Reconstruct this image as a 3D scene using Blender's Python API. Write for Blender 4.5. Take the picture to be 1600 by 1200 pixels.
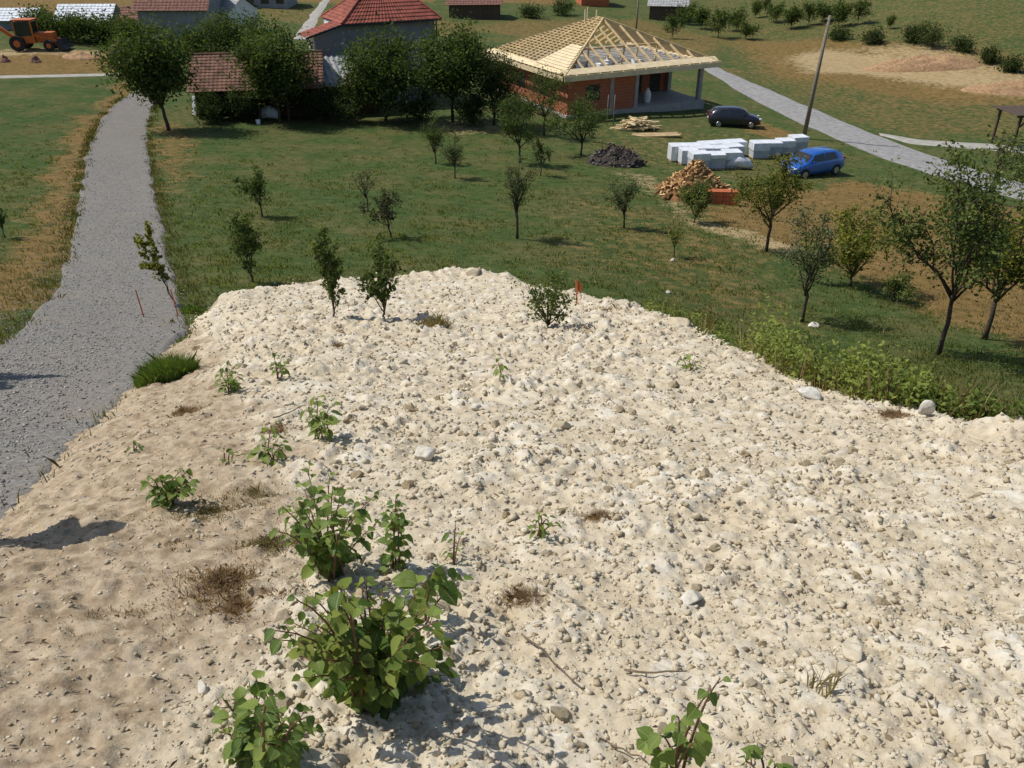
import bpy, bmesh, math, random
import numpy as np
from mathutils import Vector, Matrix, Euler

scene = bpy.context.scene
for o in list(bpy.data.objects): bpy.data.objects.remove(o)
C = scene.collection
R = math.radians
random.seed(7); RNG = np.random.default_rng(7)

# ------------------------------------------------------------------ camera, sky, sun, exposure
F = 1300.0; PITCH = R(30.0); CZ = 16.0
cam_d = bpy.data.cameras.new('camera'); cam = bpy.data.objects.new('camera', cam_d); C.objects.link(cam)
cam.location = (0, 0, CZ); cam.rotation_euler = (R(90) - PITCH, 0, 0)
cam_d.sensor_width = 36.0; cam_d.lens = 36.0 * F / 1600.0
cam_d.clip_start = 0.05; cam_d.clip_end = 3000
scene.camera = cam
SUN_AZ = R(-77); SUN_EL = R(54)
TO_SUN = Vector((math.sin(SUN_AZ) * math.cos(SUN_EL), math.cos(SUN_AZ) * math.cos(SUN_EL), math.sin(SUN_EL)))
w = bpy.data.worlds.new('World'); scene.world = w; w.use_nodes = True
nt = w.node_tree; bg = nt.nodes['Background']
sky = nt.nodes.new('ShaderNodeTexSky'); sky.sky_type = 'NISHITA'; sky.sun_disc = False
sky.sun_elevation = SUN_EL; sky.sun_rotation = SUN_AZ
nt.links.new(sky.outputs[0], bg.inputs[0]); bg.inputs[1].default_value = 0.115
sun_d = bpy.data.lights.new('sun', 'SUN'); sun_d.energy = 4.3; sun_d.angle = R(0.5); sun_d.color = (1.0, 0.955, 0.88)
sun = bpy.data.objects.new('sun', sun_d); C.objects.link(sun)
sun.rotation_euler = TO_SUN.to_track_quat('Z', 'Y').to_euler(); sun.location = (-20, 5, 50)
vs = scene.view_settings; vs.view_transform = 'Standard'; vs.look = 'None'; vs.exposure = 0.0; vs.gamma = 1.0

# ------------------------------------------------------------------ noise
def hsh(ix, iy, s):
    n = (ix.astype(np.int64) * 374761393 + iy.astype(np.int64) * 668265263 + s * 974711777) & 0x7fffffff
    n = ((n ^ (n >> 13)) * 1274126177) & 0x7fffffff
    n = ((n ^ (n >> 15)) * 1103515245) & 0x7fffffff
    return ((n ^ (n >> 16)) & 0xffff) / 65535.0
def vnoise(x, y, s=0):
    ix = np.floor(x); iy = np.floor(y); fx = x - ix; fy = y - iy
    fx = fx * fx * (3 - 2 * fx); fy = fy * fy * (3 - 2 * fy)
    a = hsh(ix, iy, s); b = hsh(ix + 1, iy, s); c = hsh(ix, iy + 1, s); d = hsh(ix + 1, iy + 1, s)
    return (a * (1 - fx) + b * fx) * (1 - fy) + (c * (1 - fx) + d * fx) * fy
def fbm(x, y, s=0, o=4):
    t = 0; a = 0.5
    for i in range(o):
        t = t + a * vnoise(x, y, s + i * 13); x = x * 2.03 + 5.1; y = y * 2.03 + 1.7; a *= 0.5
    return t / (1 - 0.5 ** o)
def worley(x, y, s=0):
    """F1 distance, F2 distance, random of nearest cell"""
    ix = np.floor(x); iy = np.floor(y)
    f1 = np.full(x.shape, 9.0); f2 = np.full(x.shape, 9.0); r = np.zeros(x.shape)
    for dx in (-1, 0, 1):
        for dy in (-1, 0, 1):
            cx = ix + dx; cy = iy + dy
            px = cx + hsh(cx, cy, s); py = cy + hsh(cx, cy, s + 1)
            d = np.hypot(px - x, py - y)
            m = d < f1
            f2 = np.where(m, f1, np.minimum(f2, d)); r = np.where(m, hsh(cx, cy, s + 2), r); f1 = np.where(m, d, f1)
    return f1, f2, r
def sst(t): t = np.clip(t, 0, 1); return t * t * (3 - 2 * t)

# ------------------------------------------------------------------ terrain functions
PD = np.array([-60, -30, -10, 0, 4, 8, 14, 20, 26, 34, 46, 58, 66, 80, 120, 160, 300, 700, 1500.])
PZ = np.array([14, 6, .4, -2.2, -3.65, -5.1, -7.15, -9.0, -10.3, -11.6, -13.2, -14.3, -14.65, -14.8, -14.4, -13.6, -8, 25, 120.])
_dd = np.linspace(-60, 1500, 6241); _zz = np.interp(_dd, PD, PZ)
_k = np.exp(-0.5 * (np.arange(-16, 17) / 6.0) ** 2); _k /= _k.sum()
_zz = np.convolve(np.pad(_zz, 16, mode='edge'), _k, 'valid')
def SM(d): return CZ - (1.75 + 0.345 * np.minimum(d, 21) + 0.12 * np.maximum(d - 21, 0))
def G0(x, d):
    z = np.interp(d, _dd, _zz) - 0.045 * np.clip(x, -60, 40) * sst(d / 25.0)
    z = z - 0.9 * sst((x - 2.5) / 5.0) * (1 - sst((d - 14) / 18.0))
    z = z + 5.0 * sst((x - 24) / 50.0) * sst((d - 76) / 50.0)
    z = z + (fbm(x / 5.0, d / 5.0, 3, 2) - .5) * 0.22 + (fbm(x / 22.0, d / 22.0, 9, 2) - .5) * 0.5 * sst((d - 20) / 20)
    return z + CZ
def ray(px, py):
    u = px - 800.0; v = 600.0 - py
    return np.array([u, F * math.cos(PITCH) + v * math.sin(PITCH), -F * math.sin(PITCH) + v * math.cos(PITCH)])
_T = np.concatenate([np.arange(.6, 30, .02), np.arange(30, 260, .1)])
def cast(px, py, fn):
    r = ray(px, py); d = _T; x = r[0] / r[1] * d; z = CZ + r[2] / r[1] * d
    b = z < fn(x, d); i = int(np.argmax(b)) if b.any() else len(d) - 1
    return np.array([x[i], d[i], float(fn(x[i:i + 1], d[i:i + 1])[0])])
mound_px = [(0, 792), (60, 742), (110, 692), (165, 632), (215, 590), (262, 535), (305, 505), (350, 462), (420, 450), (480, 441), (560, 436), (620, 431), (720, 419),
            (800, 432), (900, 457), (1010, 482), (1060, 502), (1150, 545), (1240, 590), (1330, 618), (1400, 640), (1500, 655), (1600, 668)]
_mp = [cast(px, py, lambda x, d: SM(d))[:2] for px, py in mound_px]
MPOLY = np.array([(-13, -3.5), (-6, 1.6)] + [tuple(p) for p in _mp] + [(9, 5.0), (15, 1.0), (15, -9), (-13, -9)])
def pdist(x, y, P):
    """signed distance to polygon, positive inside"""
    best = np.full(x.shape, 1e9); ins = np.zeros(x.shape, bool)
    n = len(P)
    for i in range(n):
        ax, ay = P[i]; bx, by = P[(i + 1) % n]
        ex, ey = bx - ax, by - ay; L = ex * ex + ey * ey + 1e-12
        t = np.clip(((x - ax) * ex + (y - ay) * ey) / L, 0, 1)
        best = np.minimum(best, np.hypot(x - ax - t * ex, y - ay - t * ey))
        c = ((ay > y) != (by > y)) & (x < (bx - ax) * (y - ay) / (by - ay + 1e-12) + ax)
        ins ^= c
    return np.where(ins, best, -best)
def MZ(x, d):
    sd = pdist(x, d, MPOLY)
    left = sst((-x - 1.0) / 3.0) * (1 - sst((d - 13) / 4.0))
    z = SM(d) - left * 0.25 * sst((1.6 - sd) / 1.6)
    z = z + 0.10 * (fbm(x / 1.7, d / 1.7, 21, 3) - .5)
    rim = np.exp(-((sd - .35) / .45) ** 2) * (1 - left) * 0.07 * (vnoise(x * 1.3, d * 1.3, 5))
    return z + rim - np.maximum(-sd, 0) * (0.75 - 0.35 * left) - .06 * sst((.5 - sd) / .5)
def GZ(x, d):
    g = G0(x, d); sd = pdist(x, d, MPOLY)
    return np.where(sd > -1.5, np.minimum(g, MZ(x, d) + np.maximum(-sd, 0) * 1.5 - 0.25 * sst((sd + .2) / .5)), g)
def H(x, d): return np.maximum(GZ(x, d), MZ(x, d))
def Hs(x, d): return float(H(np.array([x * 1.0]), np.array([d * 1.0]))[0])
def Gs(x, d): return float(GZ(np.array([x * 1.0]), np.array([d * 1.0]))[0])
def at(px, py): return Vector(cast(px, py, H))
def at_y(px, py, y):
    r = ray(px, py); return Vector((r[0] / r[1] * y, y, CZ + r[2] / r[1] * y))
def depth(p): return p[1] * math.cos(PITCH) + (CZ - p[2]) * math.sin(PITCH)
def mpp(p): return depth(p) / F          # metres per photo pixel
def height_to(p, py):
    """height of a vertical at p whose top shows at row py"""
    r = ray(800, py); return CZ + r[2] / r[1] * p[1] - p[2]

# ------------------------------------------------------------------ materials
MATS = {}
def newmat(name):
    m = bpy.data.materials.new(name); m.use_nodes = True
    nt = m.node_tree; b = nt.nodes['Principled BSDF']; MATS[name] = m
    return m, nt, b
def node(nt, t, **kw):
    n = nt.nodes.new(t)
    for k, v in kw.items():
        if k in n.inputs: n.inputs[k].default_value = v
        else: setattr(n, k, v)
    return n
def noise_node(nt, scale, detail=4, coord='Object', rough=.55):
    tc = node(nt, 'ShaderNodeTexCoord'); n = node(nt, 'ShaderNodeTexNoise')
    n.inputs['Scale'].default_value = scale; n.inputs['Detail'].default_value = detail; n.inputs['Roughness'].default_value = rough
    nt.links.new(tc.outputs[coord], n.inputs['Vector']); return n
def ramp(nt, fac, stops):
    r = node(nt, 'ShaderNodeValToRGB'); e = r.color_ramp.elements
    while len(e) < len(stops): e.new(0.5)
    for i, (p, c) in enumerate(stops): e[i].position = p; e[i].color = (*c, 1) if len(c) == 3 else c
    nt.links.new(fac, r.inputs[0]); return r.outputs[0]
def mixc(nt, fac, a, b, mode='MIX'):
    m = node(nt, 'ShaderNodeMix', data_type='RGBA', blend_type=mode)
    for sock, v in ((m.inputs[0], fac), (m.inputs[6], a), (m.inputs[7], b)):
        if hasattr(v, 'is_output'): nt.links.new(v, sock)
        elif isinstance(v, (int, float)): sock.default_value = v
        else: sock.default_value = (*v, 1)
    return m.outputs[2]
def bump(nt, b, h, strength, dist):
    n = node(nt, 'ShaderNodeBump'); n.inputs['Strength'].default_value = strength; n.inputs['Distance'].default_value = dist
    nt.links.new(h, n.inputs['Height']); nt.links.new(n.outputs[0], b.inputs['Normal'])
def sc(c, f): return tuple(min(1, x * f) for x in c)
def simple(name, col, rough=.7, scale=6, var=.25, metal=0, bmp=.25, bd=.01, spec=.3):
    m, nt, b = newmat(name)
    n = noise_node(nt, scale, 5)
    nt.links.new(ramp(nt, n.outputs[0], [(.3, sc(col, 1 - var)), (.7, sc(col, 1 + var))]), b.inputs['Base Color'])
    b.inputs['Roughness'].default_value = rough; b.inputs['Metallic'].default_value = metal
    b.inputs['Specular IOR Level'].default_value = spec
    if bmp: bump(nt, b, n.outputs[0], bmp, bd)
    return m
def leafmat(name, dark, light, trans=.35, rough=.5, objrand=False):
    m, nt, b = newmat(name)
    if objrand:
        oi = node(nt, 'ShaderNodeObjectInfo'); fac = oi.outputs['Random']
    else:
        a = node(nt, 'ShaderNodeAttribute', attribute_name='v'); fac = a.outputs['Fac']
    n = noise_node(nt, 9 if objrand else 1.3, 3)
    col = ramp(nt, fac, [(0, dark), (1, light)])
    col = mixc(nt, n.outputs[0], sc2(nt, col, .75), sc2(nt, col, 1.25))
    if objrand:
        tc = node(nt, 'ShaderNodeTexCoord'); sx = node(nt, 'ShaderNodeSeparateXYZ'); nt.links.new(tc.outputs['Object'], sx.inputs[0])
        ab = node(nt, 'ShaderNodeMath', operation='ABSOLUTE'); nt.links.new(sx.outputs[0], ab.inputs[0])
        rib = ramp(nt, ab.outputs[0], [(.012, (1, 1, 1)), (.035, (0, 0, 0))])
        mu = node(nt, 'ShaderNodeMath', operation='MULTIPLY_ADD'); nt.links.new(ab.outputs[0], mu.inputs[0]); mu.inputs[1].default_value = -.8; nt.links.new(sx.outputs[1], mu.inputs[2])
        fr = node(nt, 'ShaderNodeMath', operation='PINGPONG'); nt.links.new(mu.outputs[0], fr.inputs[0]); fr.inputs[1].default_value = .075
        sv = ramp(nt, fr.outputs[0], [(.004, (.45, .45, .45)), (.012, (0, 0, 0))])
        col = mixc(nt, rib, mixc(nt, sv, col, (.22, .27, .10)), (.28, .30, .13))
        col = mixc(nt, ramp(nt, n.outputs[0], [(.55, (0, 0, 0)), (.8, (.5, .5, .5))]), col, (.30, .28, .16))
    nt.links.new(col, b.inputs['Base Color']); b.inputs['Roughness'].default_value = rough if objrand else .75; b.inputs['Specular IOR Level'].default_value = .2 if objrand else .06
    t = node(nt, 'ShaderNodeBsdfTranslucent'); nt.links.new(mixc(nt, 1.0, col, (1.1, 1.15, .45), 'MULTIPLY'), t.inputs['Color'])
    ms = node(nt, 'ShaderNodeMixShader'); ms.inputs[0].default_value = trans
    out = nt.nodes['Material Output']
    nt.links.new(b.outputs[0], ms.inputs[1]); nt.links.new(t.outputs[0], ms.inputs[2]); nt.links.new(ms.outputs[0], out.inputs[0])
    return m
def sc2(nt, col, f): return mixc(nt, 1.0, col, (f, f, f), 'MULTIPLY')

# ground: land cover comes from a colour attribute (R dry grass, G bare soil, B lush), broken up by noise
m, nt, b = newmat('ground')
ca = node(nt, 'ShaderNodeVertexColor', layer_name='cover'); sp = node(nt, 'ShaderNodeSeparateColor'); nt.links.new(ca.outputs[0], sp.inputs[0])
n1 = noise_node(nt, .35, 5); n2 = noise_node(nt, 2.2, 6, rough=.65); n3 = noise_node(nt, 14, 4, rough=.7)
green = ramp(nt, n2.outputs[0], [(.28, (.036, .062, .017)), (.5, (.060, .090, .025)), (.72, (.118, .128, .042))])
lush = ramp(nt, n2.outputs[0], [(.3, (.030, .060, .014)), (.7, (.062, .098, .024))])
dry = ramp(nt, n2.outputs[0], [(.25, (.085, .066, .022)), (.5, (.185, .118, .04)), (.75, (.25, .17, .07))])
soil = ramp(nt, n2.outputs[0], [(.25, (.25, .16, .075)), (.5, (.36, .27, .14)), (.8, (.45, .35, .2))])
def fuzzy(sock, nz, k=.9):
    a = node(nt, 'ShaderNodeMath', operation='SUBTRACT'); nt.links.new(nz, a.inputs[0]); a.inputs[1].default_value = .5
    mm = node(nt, 'ShaderNodeMath', operation='MULTIPLY'); nt.links.new(a.outputs[0], mm.inputs[0]); mm.inputs[1].default_value = k * 2
    ad = node(nt, 'ShaderNodeMath', operation='ADD', use_clamp=True); nt.links.new(mm.outputs[0], ad.inputs[0]); nt.links.new(sock, ad.inputs[1])
    mr = node(nt, 'ShaderNodeMapRange'); mr.inputs[1].default_value = .25; mr.inputs[2].default_value = .75
    nt.links.new(ad.outputs[0], mr.inputs[0]); return mr.outputs[0]
speck = ramp(nt, n1.outputs[0], [(.42, (0, 0, 0)), (.62, (.75, .75, .75))])
col = mixc(nt, sp.outputs[2], green, lush)
col = mixc(nt, speck, col, ramp(nt, n2.outputs[0], [(.3, (.065, .07, .022)), (.7, (.16, .135, .05))]))
col = mixc(nt, fuzzy(sp.outputs[0], n2.outputs[0]), col, dry)
col = mixc(nt, fuzzy(sp.outputs[1], n2.outputs[0], .6), col, soil)
col = mixc(nt, .55, col, mixc(nt, 1.0, col, ramp(nt, n3.outputs[0], [(.3, (.55, .55, .55)), (.7, (1.45, 1.45, 1.45))]), 'MULTIPLY'))
nt.links.new(col, b.inputs['Base Color']); b.inputs['Roughness'].default_value = .95; b.inputs['Specular IOR Level'].default_value = .1
bump(nt, b, n3.outputs[0], .7, .08)

# pale excavated earth
m, nt, b = newmat('earth')
at_ = node(nt, 'ShaderNodeAttribute', attribute_name='tone'); as_ = node(nt, 'ShaderNodeAttribute', attribute_name='sand')
n1 = noise_node(nt, 1.1, 5); n2 = noise_node(nt, 9, 7, rough=.7); n3 = noise_node(nt, 60, 5, rough=.7)
clod = ramp(nt, at_.outputs['Fac'], [(0, (.345, .265, .17)), (.3, (.485, .41, .29)), (.65, (.575, .505, .38)), (1, (.65, .605, .51))])
clod = mixc(nt, ramp(nt, n1.outputs[0], [(.5, (0, 0, 0)), (.75, (.4, .4, .4))]), clod, (.52, .405, .26))
sand = ramp(nt, n2.outputs[0], [(.25, (.215, .155, .10)), (.5, (.375, .295, .20)), (.78, (.50, .42, .305))])
col = mixc(nt, as_.outputs['Fac'], clod, sand)
col = mixc(nt, .8, col, mixc(nt, 1.0, col, ramp(nt, n2.outputs[0], [(.3, (.72, .68, .60)), (.55, (1, 1, 1)), (.8, (1.12, 1.12, 1.12))]), 'MULTIPLY'))
col = mixc(nt, ramp(nt, n3.outputs[0], [(.30, (.8, .8, .8)), (.40, (0, 0, 0))]), col, (.20, .14, .08))
nt.links.new(col, b.inputs['Base Color']); b.inputs['Roughness'].default_value = .95; b.inputs['Specular IOR Level'].default_value = .1
bm1 = node(nt, 'ShaderNodeMath', operation='ADD'); nt.links.new(n2.outputs[0], bm1.inputs[0]); nt.links.new(n3.outputs[0], bm1.inputs[1])
bump(nt, b, bm1.outputs[0], .7, .010)

def stone_mat(name, lo, mid, hi, sc_=14, rnd=True):
    m, nt, b = newmat(name)
    n = noise_node(nt, sc_, 6, rough=.65)
    if rnd == 'v':
        a = node(nt, 'ShaderNodeAttribute', attribute_name='v'); r = a.outputs['Fac']
    else: r = node(nt, 'ShaderNodeObjectInfo').outputs['Random']
    base = ramp(nt, r, [(0, lo), (.5, mid), (1, hi)])
    col = mixc(nt, 1.0, base, ramp(nt, n.outputs[0], [(.3, (.7, .66, .58)), (.6, (1.05, 1.05, 1.05))]), 'MULTIPLY')
    nt.links.new(col, b.inputs['Base Color']); b.inputs['Roughness'].default_value = .95; b.inputs['Specular IOR Level'].default_value = .1
    bump(nt, b, n.outputs[0], .8, .02); return m
stone_mat('clod', (.40, .31, .19), (.50, .425, .30), (.585, .52, .40))
stone_mat('clod_stuff', (.38, .29, .175), (.52, .45, .325), (.62, .56, .445), 20, 'v')
stone_mat('rock', (.55, .515, .44), (.60, .57, .50), (.65, .63, .58))
stone_mat('gravel_stone', (.20, .19, .18), (.31, .30, .285), (.46, .45, .43), 30, 'v')
stone_mat('dark_rubble', (.04, .037, .035), (.09, .085, .08), (.2, .19, .18), 10, 'v')
m, nt, b = newmat('gravel')
n1 = noise_node(nt, .8, 5); n2 = noise_node(nt, 16, 6, rough=.75); vo = node(nt, 'ShaderNodeTexVoronoi'); vo.inputs['Scale'].default_value = 30
tc = node(nt, 'ShaderNodeTexCoord'); nt.links.new(tc.outputs['Object'], vo.inputs['Vector'])
c1 = ramp(nt, n2.outputs[0], [(.25, (.085, .08, .072)), (.5, (.19, .182, .17)), (.75, (.29, .28, .265))])
vsep = node(nt, 'ShaderNodeSeparateColor'); nt.links.new(vo.outputs['Color'], vsep.inputs[0])
c1 = mixc(nt, .5, c1, mixc(nt, 1.0, c1, ramp(nt, vsep.outputs[0], [(0, (.55, .55, .55)), (1, (1.25, 1.25, 1.25))]), 'MULTIPLY'))
c1 = mixc(nt, 1.0, c1, (1.06, 1.04, 1.0), 'MULTIPLY')
c1 = mixc(nt, ramp(nt, n1.outputs[0], [(.5, (0, 0, 0)), (.75, (.5, .5, .5))]), c1, (.24, .20, .15))
nt.links.new(c1, b.inputs['Base Color']); b.inputs['Roughness'].default_value = .95; b.inputs['Specular IOR Level'].default_value = .1
bump(nt, b, vo.outputs['Distance'], .5, .014)
simple('asphalt', (.26, .25, .24), .9, 2.5, .25, bmp=.3)
simple('pale_lane', (.34, .32, .28), .95, 2, .2)
simple('bark', (.075, .055, .04), .9, 20, .4, bmp=.6, bd=.01)
simple('stem', (.16, .085, .045), .7, 30, .3)
simple('green_stem', (.12, .15, .05), .7, 30, .3)
simple('dead_twig', (.17, .125, .085), .9, 30, .4)
simple('orange_paint', (.55, .13, .045), .6, 12, .25)
simple('concrete', (.33, .32, .30), .9, 3, .2)
simple('slab_grey', (.27, .25, .22), .9, 1.2, .35)
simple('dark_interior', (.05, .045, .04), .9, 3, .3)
simple('wood_dark', (.085, .06, .042), .85, 6, .4)
simple('timber', (.58, .43, .22), .75, 2, .25)
simple('timber_pale', (.68, .55, .34), .75, 2, .15)
simple('log_bark', (.20, .10, .04), .9, 8, .5)
simple('log_cut', (.60, .38, .17), .85, 8, .3)
simple('plaster_grey', (.24, .25, .255), .95, 1.2, .15)
simple('plaster_light', (.50, .48, .44), .95, 1.2, .15)
simple('plaster_white', (.72, .72, .70), .9, 1.5, .08)
simple('roof_grey', (.36, .36, .35), .85, 2, .25)
simple('roof_white', (.66, .69, .72), .7, 2, .12)
simple('tile_red', (.27, .075, .048), .8, 2.2, .4)
simple('tile_brown', (.155, .082, .056), .9, 1.5, .5)
simple('tile_old', (.20, .10, .075), .9, 4, .4)
simple('wrap_white', (.66, .68, .70), .4, 2.3, .2, bmp=.9, bd=.06, spec=.5)
simple('block_grey', (.42, .44, .47), .8, 5, .15)
simple('pallet_wood', (.34, .24, .13), .9, 5, .3)
simple('tyre', (.025, .025, .027), .85, 8, .2)
simple('rim', (.42, .43, .45), .35, 5, .1, metal=.8)
simple('glass_dark', (.018, .021, .025), .06, 3, .1, bmp=0, spec=.8)
simple('plastic_black', (.03, .03, .032), .5, 8, .1)
simple('lamp_clear', (.65, .68, .70), .1, 5, .05, bmp=0, spec=.8)
simple('lamp_red', (.40, .02, .015), .15, 5, .1, bmp=0, spec=.8)
simple('machine_orange', (.48, .13, .03), .5, 5, .2)
simple('white_paint', (.78, .78, .76), .6, 5, .08)
simple('pole_wood', (.22, .18, .135), .85, 9, .3)
simple('red_soil', (.34, .21, .11), .95, 4, .35)
simple('dark_compost', (.045, .035, .03), .95, 8, .5)
simple('brick_red', (.44, .125, .05), .8, 3, .25)
simple('skin', (.45, .27, .19), .6, 10, .06, bmp=0)
simple('shirt', (.42, .45, .50), .9, 12, .12)
simple('trousers', (.07, .08, .11), .9, 12, .15)
simple('straw', (.52, .41, .22), .9, 30, .2)
simple('hair', (.05, .035, .025), .7, 30, .2)
simple('shoe', (.05, .04, .035), .7, 10, .2)
def carpaint(name, col):
    m, nt, b = newmat(name)
    n = noise_node(nt, 3, 3); nt.links.new(ramp(nt, n.outputs[0], [(.3, sc(col, .9)), (.7, sc(col, 1.1))]), b.inputs['Base Color'])
    b.inputs['Roughness'].default_value = .3; b.inputs['Metallic'].default_value = .25; b.inputs['Coat Weight'].default_value = .7; b.inputs['Coat Roughness'].default_value = .06
carpaint('car_blue', (.02, .12, .46)); carpaint('car_dark', (.02, .02, .03))
# hollow clay block walling (blocks too small to tell apart at this distance)
m, nt, b = newmat('clay_block')
tc = node(nt, 'ShaderNodeTexCoord'); sx = node(nt, 'ShaderNodeSeparateXYZ'); nt.links.new(tc.outputs['Object'], sx.inputs[0])
ad = node(nt, 'ShaderNodeMath', operation='ADD'); nt.links.new(sx.outputs[0], ad.inputs[0]); nt.links.new(sx.outputs[1], ad.inputs[1])
cb = node(nt, 'ShaderNodeCombineXYZ'); nt.links.new(ad.outputs[0], cb.inputs[0]); nt.links.new(sx.outputs[2], cb.inputs[1])
bt = node(nt, 'ShaderNodeTexBrick'); nt.links.new(cb.outputs[0], bt.inputs['Vector'])
bt.inputs['Scale'].default_value = 1; bt.inputs['Brick Width'].default_value = .30; bt.inputs['Row Height'].default_value = .24; bt.inputs['Mortar Size'].default_value = .012
bt.inputs['Color1'].default_value = (.33, .085, .035, 1); bt.inputs['Color2'].default_value = (.40, .115, .05, 1); bt.inputs['Mortar'].default_value = (.30, .20, .15, 1)
nt.links.new(bt.outputs[0], b.inputs['Base Color']); b.inputs['Roughness'].default_value = .9
bump(nt, b, bt.outputs[1], .4, -.01)
# foliage
leafmat('leaf_orchard', (0.059, 0.092, 0.026), (0.189, 0.218, 0.065))
leafmat('leaf_grey', (0.071, 0.097, 0.045), (0.183, 0.206, 0.094))
leafmat('leaf_yellow', (0.088, 0.118, 0.024), (0.295, 0.277, 0.059))
leafmat('leaf_orange', (0.071, 0.112, 0.024), (0.248, 0.212, 0.053))
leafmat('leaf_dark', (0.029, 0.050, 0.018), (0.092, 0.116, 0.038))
leafmat('leaf_mid', (0.045, 0.076, 0.022), (0.142, 0.177, 0.050))
leafmat('leaf_purple', (0.045, 0.04, 0.028), (0.09, 0.09, 0.045))
leafmat('leaf_shrub', (0.065, 0.130, 0.026), (0.248, 0.325, 0.073), .42, .55, True)
leafmat('leaf_weed', (0.071, 0.124, 0.026), (0.236, 0.271, 0.065), .35)
leafmat('grass_blade', (0.075, 0.11, 0.028), (0.2, 0.21, 0.07), .5, .6)
leafmat('verge_blade', (.06, .075, .022), (.19, .155, .06), .4, .6)
leafmat('grass_clump', (0.083, 0.153, 0.033), (0.236, 0.307, 0.083), .45, .55)
leafmat('dry_blade', (.25, .15, .085), (.46, .33, .21), .25, .8)
leafmat('straw_blade', (.17, .145, .065), (.36, .28, .14), .25, .8)

# ------------------------------------------------------------------ mesh helpers
def np_mesh(name, V, Fc, mat, parent=None, smooth=False, attrs=None, fattr=None):
    me = bpy.data.meshes.new(name); V = np.asarray(V, np.float32); Fc = np.asarray(Fc, np.int32)
    nf, k = Fc.shape
    me.vertices.add(len(V)); me.vertices.foreach_set('co', V.ravel())
    me.loops.add(nf * k); me.loops.foreach_set('vertex_index', Fc.ravel())
    me.polygons.add(nf); me.polygons.foreach_set('loop_start', np.arange(0, nf * k, k, dtype=np.int32))
    try: me.polygons.foreach_set('loop_total', np.full(nf, k, np.int32))
    except Exception: pass
    if smooth: me.polygons.foreach_set('use_smooth', np.ones(nf, bool))
    for an, arr in (attrs or {}).items():
        arr = np.asarray(arr, np.float32)
        if arr.ndim == 2:
            a = me.attributes.new(an, 'FLOAT_COLOR', 'POINT'); a.data.foreach_set('color', arr.ravel())
        else:
            a = me.attributes.new(an, 'FLOAT', 'POINT'); a.data.foreach_set('value', arr)
    if fattr is not None:
        a = me.attributes.new('v', 'FLOAT', 'FACE'); a.data.foreach_set('value', np.asarray(fattr, np.float32))
    me.update(calc_edges=True); me.validate()
    me.materials.append(MATS[mat])
    o = bpy.data.objects.new(name, me); C.objects.link(o)
    if parent: o.parent = parent
    return o
class MB:
    def __init__(s): s.v = []; s.f = []
    def box(s, x0, x1, y0, y1, z0, z1):
        n = len(s.v); s.v += [(x0, y0, z0), (x1, y0, z0), (x1, y1, z0), (x0, y1, z0), (x0, y0, z1), (x1, y0, z1), (x1, y1, z1), (x0, y1, z1)]
        s.f += [tuple(n + i for i in q) for q in ((0, 3, 2, 1), (4, 5, 6, 7), (0, 1, 5, 4), (1, 2, 6, 5), (2, 3, 7, 6), (3, 0, 4, 7))]; return s
    def bar(s, a, b, wd, ht, up=(0, 0, 1)):
        a = Vector(a); b = Vector(b); d = (b - a).normalized(); u = Vector(up); sx = d.cross(u).normalized(); u = sx.cross(d)
        n = len(s.v)
        for p in (a, b):
            for i, j in ((-1, -1), (1, -1), (1, 1), (-1, 1)): s.v.append(tuple(p + sx * (i * wd / 2) + u * (j * ht / 2)))
        s.f += [tuple(n + i for i in q) for q in ((0, 1, 2, 3), (7, 6, 5, 4), (0, 4, 5, 1), (1, 5, 6, 2), (2, 6, 7, 3), (3, 7, 4, 0))]; return s
    def tube(s, pts, rad, n=6, cap=True):
        pts = [Vector(p) for p in pts]
        if not hasattr(rad, '__len__'): rad = [rad] * len(pts)
        base = len(s.v); ref = Vector((.31, .17, .93))
        for i, p in enumerate(pts):
            d = (pts[min(i + 1, len(pts) - 1)] - pts[max(i - 1, 0)]).normalized()
            a = d.cross(ref)
            if a.length < .05: a = d.cross(Vector((1, 0, 0)))
            a.normalize(); bb = d.cross(a)
            for k in range(n):
                t = 2 * math.pi * k / n; s.v.append(tuple(p + (a * math.cos(t) + bb * math.sin(t)) * rad[i]))
        for i in range(len(pts) - 1):
            for k in range(n):
                q = base + i * n; s.f.append((q + k, q + (k + 1) % n, q + n + (k + 1) % n, q + n + k))
        if cap:
            s.f.append(tuple(base + k for k in range(n))[::-1]); e = base + (len(pts) - 1) * n; s.f.append(tuple(e + k for k in range(n)))
        return s
    def poly(s, pts, th=0, nrm=(0, 0, 1)):
        n = len(s.v); k = len(pts); s.v += [tuple(p) for p in pts]
        if not th: s.f.append(tuple(range(n, n + k))); return s
        nv = Vector(nrm) * th; s.v += [tuple(Vector(p) - nv) for p in pts]
        s.f.append(tuple(range(n, n + k))); s.f.append(tuple(range(n + 2 * k - 1, n + k - 1, -1)))
        for i in range(k): j = (i + 1) % k; s.f.append((n + i, n + k + i, n + k + j, n + j))
        return s
    def build(s, name, mat, parent=None, smooth=False, bevel=0):
        me = bpy.data.meshes.new(name); me.from_pydata(s.v, [], s.f); me.update()
        bm = bmesh.new(); bm.from_mesh(me); bmesh.ops.recalc_face_normals(bm, faces=bm.faces)
        if bevel: bmesh.ops.bevel(bm, geom=list(bm.edges), offset=bevel, segments=2, affect='EDGES', profile=.6)
        bm.to_mesh(me); bm.free()
        if smooth: me.polygons.foreach_set('use_smooth', np.ones(len(me.polygons), bool))
        me.materials.append(MATS[mat]); o = bpy.data.objects.new(name, me); C.objects.link(o)
        if parent: o.parent = parent
        return o
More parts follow.
